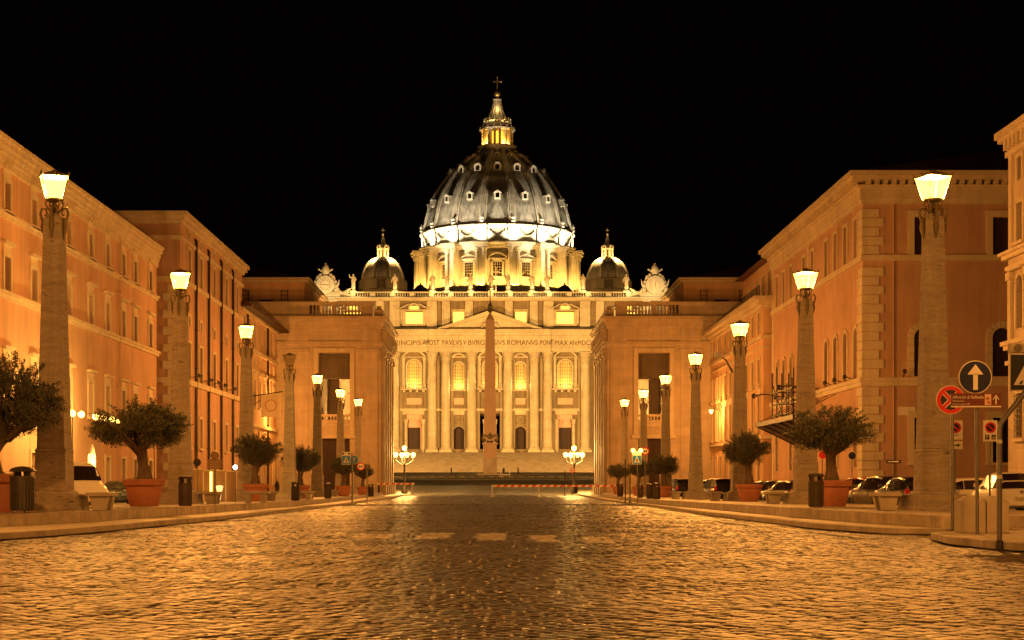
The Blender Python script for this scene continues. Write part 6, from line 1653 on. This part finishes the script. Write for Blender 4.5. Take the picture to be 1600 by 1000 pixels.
# round mirror and screens of an outdoor cafe
Y = 68; x = wx(308.5, Y); t = thing('road_sign', (x, Y, 0), 'dark round sign seen from behind above the cafe screens', 'road sign'); pole_to(x, Y, 0, wz(712, Y), t); disc(x, Y - .04, wz(722.5, Y), .17, 'black_paint', t, 'sign_face', 0, .02)
Y = 70
for i, (a, b, pt) in enumerate(((300, 316, 734), (319, 331, 736), (334, 351, 736), (354, 367, 737))):
    x0, x1 = wx(a, Y), wx(b, Y); m = MB(); m.box(x0, x1, Y - .03, Y + .03, .1, wz(pt, Y)); t = thing('cafe_screen', ((x0 + x1) / 2, Y, 0), 'tan cafe screen panel behind the information board, %s from the left' % onm[i], 'screen', 'tan screens of the outdoor cafe')
    m.build('panel', 'wood_panel', t); m = MB(); m.box(x0 - .05, x0, Y - .05, Y + .05, 0, wz(pt - 1, Y)); m.box(x0 - .05, x1, Y - .05, Y + .05, wz(pt, Y), wz(pt, Y) + .05); m.build('frame', 'trim', t)
x = wx(343, 69.5); m = MB(); m.lathe([(.05, 0), (.09, .3), (.17, .62), (.08, .66)], (x, 69.5, .35), 14); o = m.build('flame_lamp', 'heater_glow', smooth=True); o.data.materials[0] = emit('cone_glow', (1, .66, .25), 1.3); tag(o, 'glowing torch-shaped cone lamp on the third cafe screen', 'lamp')
x = wx(367.5, 60); m = MB(); m.ball((x, 60, wz(730, 60)), .085, 12); o = m.build('bulb', 'bulb_white', smooth=True); t = thing('spot_lamp', (x, 60, zs(60)), 'small bright white lamp on a thin post left of the third lamp', 'lamp'); o.parent = t; o.matrix_parent_inverse = Matrix.Translation(-t.location); pole_to(x, 60.05, zs(60), wz(730, 60), t, .02)
m = MB(); x0 = wx(330, 69.3); m.box(x0 - .04, x0 + .04, 69.2, 69.3, .3, wz(737, 69)); o = m.build('light_strip', 'heater_glow'); tag(o, 'thin vertical lit strip between cafe screens', 'lamp')
# patio heater and bulbs string
Y = 70.5; x = wx(143.5, Y); t = thing('patio_heater', (x, Y, 0), 'glowing patio heater column behind the white van', 'heater')
m = MB(); m.lathe([(.14, 1.5), (.17, 1.6), (.17, 2.35), (.14, 2.45)], (x, Y, 0), 16); m.build('glow_tube', 'heater_glow', t, smooth=True)
m = MB(); m.lathe([(.28, 0), (.28, .6), (.1, .65), (.1, 1.5)], (x, Y, 0), 14); m.build('base', 'iron', t, smooth=True)
m = MB(); m.lathe([(.16, 2.46), (.13, 2.7), (.05, 2.9)], (x, Y, 0), 14); m.build('cap', 'white_paint', t, smooth=True)
lamp('heater_light', (x + .4, Y - .3, 2.0), 160, (1, .6, .14), t, .2)
t = thing('string_light', (-21, 78, 4.5), 'string of warm glowing bulbs hung along the orange palace', 'string lights')
bl_ = [(113, 646), (127, 647.5), (149.5, 651), (161.5, 653), (175, 655.5), (184.5, 658.5), (199, 660.5), (213.5, 663.5), (224.5, 663), (241, 667)]
pts = []
for i, (px, py) in enumerate(bl_):
    Y = yx(px, -21.3); p = (-21.3, Y, wz(py, Y)); pts.append((p[0], p[1], p[2] + .12))
    m = MB(); m.ball(p, (.18 if i < 5 else .12), 8); m.build('bulb', 'bulb_lit', t, smooth=True)
m = MB(); m.tube(pts, .015, 5); m.build('cable', 'iron', t)
m = MB(); m.tube([(pts[0][0], pts[0][1], 0), pts[0]], .03, 6); m.tube([(pts[-1][0], pts[-1][1], 0), pts[-1]], .03, 6); m.build('posts', 'iron', t)
for i in (0, 2, 4): lamp('string_glow', (pts[i][0] - .4, pts[i][1], pts[i][2] + .2), 700, (1, .58, .12), t, .15)
# concrete double-peaked block on the island
Y = 28.9; a, b = wx(1505.5, Y), wx(1577, Y); mid = (a + b) / 2; z0 = .14; t = thing('concrete_block', ((a + b) / 2, Y, z0), 'pale concrete block with two low peaks on the traffic island', 'block')
for i, (p, q) in enumerate(((a, mid - .01), (mid + .01, b))):
    m = MB(); m.frus((p + q) / 2, Y + .3, z0, wz(784, Y), (q - p) / 2, .3, (q - p) / 2, .3); m.frus((p + q) / 2, Y + .3, wz(784, Y), wz(775, Y), (q - p) / 2, .3, (q - p) / 2 * .45, .12); m.build('block', 'concrete', t, bevel=.015)
m = MB(); m.frus(11.2, 28.0, .14, .5, .35, .3, .3, .25); o = m.build('stone_bollard', 'concrete', bevel=.05); tag(o, 'low pale stone stub on the island at the right frame edge', 'bollard')

# canopy and scaffold on the corner palace
t = thing('entrance_canopy', (23.9, 125, 5), 'slatted metal entrance canopy jutting from the corner palace on the right', 'canopy')
def cp(px, py, X_): Y_ = yx(px, X_); return (X_, Y_, wz(py, Y_))
Ya, Yb = 107.5, 122.6
m = MB()
for k in range(34):
    y = Ya + (Yb - Ya) * k / 33; m.add([(X_, y + q, z_ + e) for X_, z_ in ((21.0, 5.75), (23.95, 4.3)) for q in (-.13, .13) for e in (0, .06)], [(0, 2, 6, 4), (1, 5, 7, 3), (0, 1, 3, 2), (4, 6, 7, 5), (0, 4, 5, 1), (2, 3, 7, 6)])
m.build('slats', 'pole_metal', t)
m = MB(); m.box(20.85, 21.0, Ya - .2, Yb + .2, 5.6, 5.95)
for k in range(6):
    y = Ya + (Yb - Ya) * k / 5; m.tube([(20.95, y, 5.68), (23.95, y, 4.22)], .06, 5); m.tube([(20.95, y, 5.9), (23.95, y, 7.4)], .03, 5)
m.tube([(22.4, Ya, 4.98), (22.4, Yb, 4.98)], .05, 5); m.build('canopy_frame', 'iron', t)
t = thing('scaffold', (22.5, 119, 5.6), 'dark metal scaffold frame standing on the entrance canopy', 'scaffold')
m = MB()
for y in (113.5, 115.5, 117.5, 119.5, 121.5):
    for x in (22.0, 23.3): m.tube([(x, y, 5.2), (x, y, 7.2 + (2.2 if y > 117 else 1.0) + .3 * ((y * 7) % 3))], .06, 6)
for z in (6.4, 7.3, 8.2):
    for x in (22.0, 23.3): m.tube([(x, 113.2, z), (x, 121.8, z)], .05, 6)
    for y in (113.5, 119.5): m.tube([(22, y, z), (23.3, y, z)], .05, 6)
m.tube([(22, 117.2, 6.4), (22, 121.4, 8.9)], .05, 6); m.tube([(22, 113.6, 8.2), (22, 119.4, 6.4)], .05, 6)
m.build('frame', 'iron', t)
for y, lab in ((117.0, 'nearer'), (128.4, 'farther')):
    m = MB(); m.tube([(23.95, y, 8.4), (22.6, y, 8.6), (21.9, y, 8.5)], .05, 6); m.ball((21.7, y, 8.45), .22, 8); m.tube([(21.8, y - .8, 8.4), (21.8, y + .8, 8.4)], .08, 6)
    o = m.build('wall_lamp', 'iron', smooth=True); tag(o, '%s dark bracket lamp on the corner palace wall beside the canopy' % lab, 'wall lamp')
# camera arm on the third right lamp, hanging sign by left pale building
x, Y = wx(1156, 75.4), 75.4
m = MB(); m.tube([(x - .35, Y, zs(Y) + 6.3), (x - .7, Y - .1, zs(Y) + 6.9), (x - .95, Y - .15, zs(Y) + 7.1)], [.06, .05, .05], 6); m.frus(x - 1.1, Y - .15, zs(Y) + 7.0, zs(Y) + 7.3, .16, .12, .16, .12)
o = m.build('surveillance_camera', 'pole_metal'); tag(o, 'small camera on a slanting arm fixed to the third right lamp', 'camera')
t = thing('hanging_sign', (-21.4, 149.5, 9), 'pale hanging banner on a long bracket at the low building left of the portico', 'sign')
m = MB(); m.tube([(-23.2, 147, 9.5), (-20.2, 147, 9.95)], .05, 6); m.tube([(-23.2, 147, 8.6), (-21.6, 147, 9.6)], .03, 6); m.build('bracket', 'iron', t)
m = MB(); m.add([(-22.3, 147, 9.6), (-20.4, 147, 9.8), (-20.4, 147, 7.5), (-22.3, 147, 7.5)], [(0, 1, 2, 3)]); s2 = m.build('banner', 'trim', t); m = MB(); arch_ring(m, frame((-21.35, 146.97, 0), (1, 0, 0), (0, -1, 0)), 0, 8.6, .5, .58, 0, .01, 20, 0, 2 * PI); m.build('emblem', 'terracotta', s2); sm = s2.modifiers.new('s', 'SOLIDIFY'); sm.thickness = .03
# string of cables and wall spot bars on the tall left palace
m = MB()
for y in (115.5, 120, 123.5, 126.5, 131):
    z = 9.1; m.tube([(-22.7, y, z), (-22.1, y, z + .1)], .03, 5); m.tube([(-22.1, y - .55, z), (-22.1, y + .55, z)], .05, 5)
    for q in (-.5, .5): m.ball((-22.1, y + q, z + .16), .1, 6)
m.build('wall_spotlight', 'iron', b2, smooth=True)

# ---------------------------------------------------------------- vehicles
def car(loc, rz, label, paint='car_black', L=3.9, W=1.68, H=1.48, kind='hatch', lit=None, name='parked_car', plate=None):
    """built at the origin with its nose toward +y, then placed"""
    t = thing(name, (0, 0, 0), label, 'van' if kind == 'van' else 'car', None if kind == 'van' else 'cars parked behind the right pavement')
    w = W / 2
    if kind == 'van':
        st = [(-.5, .45, .95, .95, 0, .94), (-.49, .40, 1.0, 2.1, 1, .9), (-.2, .35, 1.05, H, 1, .92), (.12, .35, 1.08, H, 1, .92), (.22, .35, 1.1, H - .12, 1, .88), (.36, .36, 1.12, 1.25, 0, .84), (.46, .4, .95, .98, 0, .84), (.5, .45, .7, .72, 0, .78)]
    elif kind == 'suv':
        st = [(-.5, .5, .90, .92, 0, .92), (-.49, .40, 1.02, 1.3, 0, .9), (-.47, .36, 1.05, H - .06, 1, .80), (-.25, .34, 1.05, H, 1, .80), (.02, .34, 1.04, H - .01, 1, .80), (.12, .34, 1.03, H - .12, 1, .78), (.25, .34, 1.02, 1.06, 0, .82), (.42, .36, .95, .98, 0, .82), (.49, .4, .8, .82, 0, .78), (.5, .45, .6, .62, 0, .75)]
    else:
        st = [(-.5, .5, .72, .74, 0, .90), (-.495, .38, .88, .92, 0, .88), (-.455, .32, .93, 1.22, 1, .80), (-.37, .3, .93, H - .05, 1, .74), (-.18, .28, .92, H, 1, .74), (.02, .28, .91, H - .03, 1, .74), (.10, .28, .91, H - .12, 1, .73), (.27, .28, .92, .95, 0, .80), (.42, .3, .82, .85, 0, .80), (.485, .34, .66, .68, 0, .76), (.5, .4, .5, .52, 0, .72)]
    def ring(s_):
        y, zb, zbelt, zroof, cab, wr = s_; e = 1 - .12 * max(0, (abs(y) - .38) / .12)
        ww = w * e
        pts = [(ww * .86, zb - .06), (ww * .97, zb), (ww, zb + (zbelt - zb) * .5), (ww * .985, zbelt - .04), (ww * .955, zbelt)]
        if cab: pts += [(w * (wr + .1) * e, zbelt + (zroof - zbelt) * .45), (w * wr * e, zroof - .1), (w * (wr - .1) * e, zroof - .02), (0, zroof)]
        else: pts += [(ww * .92, zbelt + .01), (ww * wr, zroof - .005), (ww * (wr - .25), zroof), (0, zroof + .01)]
        full = [(x_, y * L, z_) for x_, z_ in pts] + [(-x_, y * L, z_) for x_, z_ in reversed(pts[:-1])]
        return full
    rg = [ring(s_) for s_ in st]; n = len(rg[0]); m = MB()
    m.add([p for r_ in rg for p in r_], [(j * n + i, j * n + i + 1, (j + 1) * n + i + 1, (j + 1) * n + i) for j in range(len(rg) - 1) for i in range(n - 1)] + [tuple(range(n)), tuple(reversed(range((len(rg) - 1) * n, len(rg) * n)))])
    m.add([p for r_ in rg for p in (r_[0], r_[-1])], [(2 * j, 2 * j + 1, 2 * j + 3, 2 * j + 2) for j in range(len(rg) - 1)])
    body = m.build('body', paint, t, smooth=True)
    # glass: slightly proud panels between belt and roof
    g = MB(); hh = H
    def patch(a, b, c, d, sh=.10, off=.012):
        a, b, c, d = map(Vector, (a, b, c, d)); ce = (a + b + c + d) / 4; nrm = (b - a).cross(d - a).normalized()
        if nrm.dot(ce - Vector((0, 0, .9))) < 0: nrm = -nrm
        q = [p + (ce - p) * sh + nrm * off for p in (a, b, c, d)]; g.add(q, [(0, 1, 2, 3)])
    def strip_glass(A, B):
        # follows the body between two stations, from pillar to pillar, standing 15 mm proud
        la = [Vector(A[5]).lerp(Vector(A[6]), .35)] + [Vector(A[i]) for i in range(6, n - 6)] + [Vector(A[n - 6]).lerp(Vector(A[n - 7]), .35)]
        lb = [Vector(B[5]).lerp(Vector(B[6]), .6)] + [Vector(B[i]) for i in range(6, n - 6)] + [Vector(B[n - 6]).lerp(Vector(B[n - 7]), .6)]
        la2 = [p.lerp(q, .08) for p, q in zip(la, lb)]; lb2 = [q.lerp(p, .06) for p, q in zip(la, lb)]
        cen = Vector((0, 0, .8))
        for i in range(len(la) - 1):
            q = [la2[i], la2[i + 1], lb2[i + 1], lb2[i]]; nr = (q[1] - q[0]).cross(q[3] - q[0])
            if nr.length < 1e-7: continue
            nr.normalize()
            if nr.dot(sum(q, Vector()) / 4 - cen) < 0: nr = -nr
            g.add([p + nr * .018 for p in q], [(0, 1, 2, 3)])
    for j in range(len(st) - 1):
        c0, c1 = st[j][4], st[j + 1][4]
        if c0 and c1:
            if kind == 'van' and j < 2: continue
            for sg in (0, 1):
                A = rg[j] if not sg else list(reversed(rg[j])); B = rg[j + 1] if not sg else list(reversed(rg[j + 1]))
                patch(A[4], B[4], B[6], A[6], .06, .035)
        elif c0 != c1:
            A, B = (rg[j], rg[j + 1]) if not c0 else (rg[j + 1], rg[j])    # A the low end, B the roof end
            strip_glass(A, B)
            # corner quarter windows
    if kind != 'van':
        k0 = 2 if kind != 'suv' else 1
        A, B = rg[k0], rg[k0 + 1]
        strip_glass(A, B)
    g.build('windows', 'pane_dark', body)
    # wheels
    for sx in (-1, 1):
        for yy in (-.31, .31):
            r = .31; cx_, cy_ = sx * (w - .10), yy * L
            m = MB(); m.lathe([(r * .6, -.1), (r * .95, -.1), (r, -.06), (r, .06), (r * .95, .1), (r * .6, .1)], (0, 0, 0), 20); m.v = [(cx_ + z_ * 1.0, cy_ + x_, r + y_) for x_, y_, z_ in m.v]; wo = m.build('wheel', 'rubber', t, smooth=True)
            m = MB(); m.lathe([(.02, .09), (r * .62, .085), (r * .66, .11)], (0, 0, 0), 10, cap=False); m.v = [(cx_ + sx * z_, cy_ + x_, r + y_) for x_, y_, z_ in m.v]; m.build('rim', 'chrome', wo)
    # lights, plate, bumper, mirrors
    zt = st[2][2] - .18
    for sx in (-1, 1):
        m = MB(); zt0 = .78 if kind == 'hatch' else .95; m.frus(sx * (w * .86), -.492 * L, zt0 - (.14 if kind != 'van' else .2), zt0 + (.16 if kind != 'van' else .3), .10, .06, .08, .07); m.build('tail_light', 'red_paint', body, bevel=.02)
        m = MB(); m.frus(sx * (w * .66), .488 * L, .58, .72, .15, .05, .13, .07); m.build('headlight', 'chrome', body, bevel=.02)
        m = MB(); m.frus(sx * (w + .08), .13 * L, 1.0, 1.14, .09, .05, .09, .05); m.build('mirror', paint, body, bevel=.02)
    m = MB(); m.box(-w * .88, w * .88, -.515 * L, -.47 * L, .34, .52); m.box(-w * .8, w * .8, .47 * L, .51 * L, .3, .42); m.build('bumper', 'black_paint' if kind != 'hatch' or paint != 'car_white' else paint, body, bevel=.03)
    m = MB(); m.box(-.26, .26, -.522 * L, -.5 * L - .02, .56, .67); pl_ = m.build('number_plate', 'white_paint', body)
    if plate:
        fp = frame((0, -.522 * L - .001, 0), (1, 0, 0), (0, -1, 0)); k = text_mb(plate, -.22, .22, .582, .065, fp, .004, .003); k.build('lettering', 'black_paint', pl_)
        m = MB(); arch_ring(m, frame((0, -.502 * L, 0), (1, 0, 0), (0, -1, 0)), 0, .84, .035, .055, .03, .045, 14, 0, 2 * PI); m.box(-.075, .075, -.502 * L - .05, -.502 * L - .03, .83, .85); m.build('badge', 'chrome', body)
    t.location = loc; t.rotation_euler = (0, 0, rz); ORG[t.name] = Vector(loc)
    return t
c = lambda px, Y: (wx(px, Y), Y, zr(Y) + .004)
car(c(1573, 56.5), R(-4), 'white hatchback seen from behind at the right frame edge', 'car_white', 4.0, 1.8, 1.55, plate='EP 652ZN')
car(c(1500, 64), R(90), 'white car seen from the side behind the nearest right lamp', 'car_white', 4.1, 1.7, 1.42)
car(c(1417, 62), R(6), 'dark car with silver flank just left of the nearest right lamp', 'car_grey', 3.9, 1.68, 1.45)
car(c(1376, 65.5), R(12), 'silver hatchback seen from behind between the right olive pot and the nearest lamp', 'car_silver', 3.8, 1.68, 1.52)
car(c(1345, 68.5), R(16), 'red hatchback next to the silver one behind the right olive pot', 'car_red', 3.8, 1.66, 1.50)
car(c(1233, 84), R(14), 'silver car beside the second right lamp on its street side', 'car_silver', 3.9, 1.68, 1.46)
car(c(1212, 89), R(14), 'dark car with red tail light between second and third right lamps', 'car_black', 3.9, 1.7, 1.5)
car(c(1194, 94), R(14), 'dark car partly behind the third right olive pot', 'car_grey', 3.9, 1.7, 1.48)
car(c(1120, 112), R(10), 'black off-road car between third and fourth right lamps', 'car_black', 4.1, 1.75, 1.72, 'suv')
car(c(1104, 118), R(8), 'dark car behind the fourth right lamp', 'car_grey', 4.0, 1.7, 1.6)
car(c(1062, 126), R(8), 'dark off-road car between the fourth and fifth right lamps', 'car_black', 4.1, 1.75, 1.75, 'suv')
o = car(c(108, 67), R(-138), 'white van with sloping windscreen behind the nearest left lamp', 'car_white', 4.3, 1.8, 2.1, 'van', name='parked_van')
o = car(c(184, 86), R(188), 'dark car parked against the orange palace on the left', 'car_black', 3.9, 1.68, 1.46); o['group'] = 'cars parked on the left'
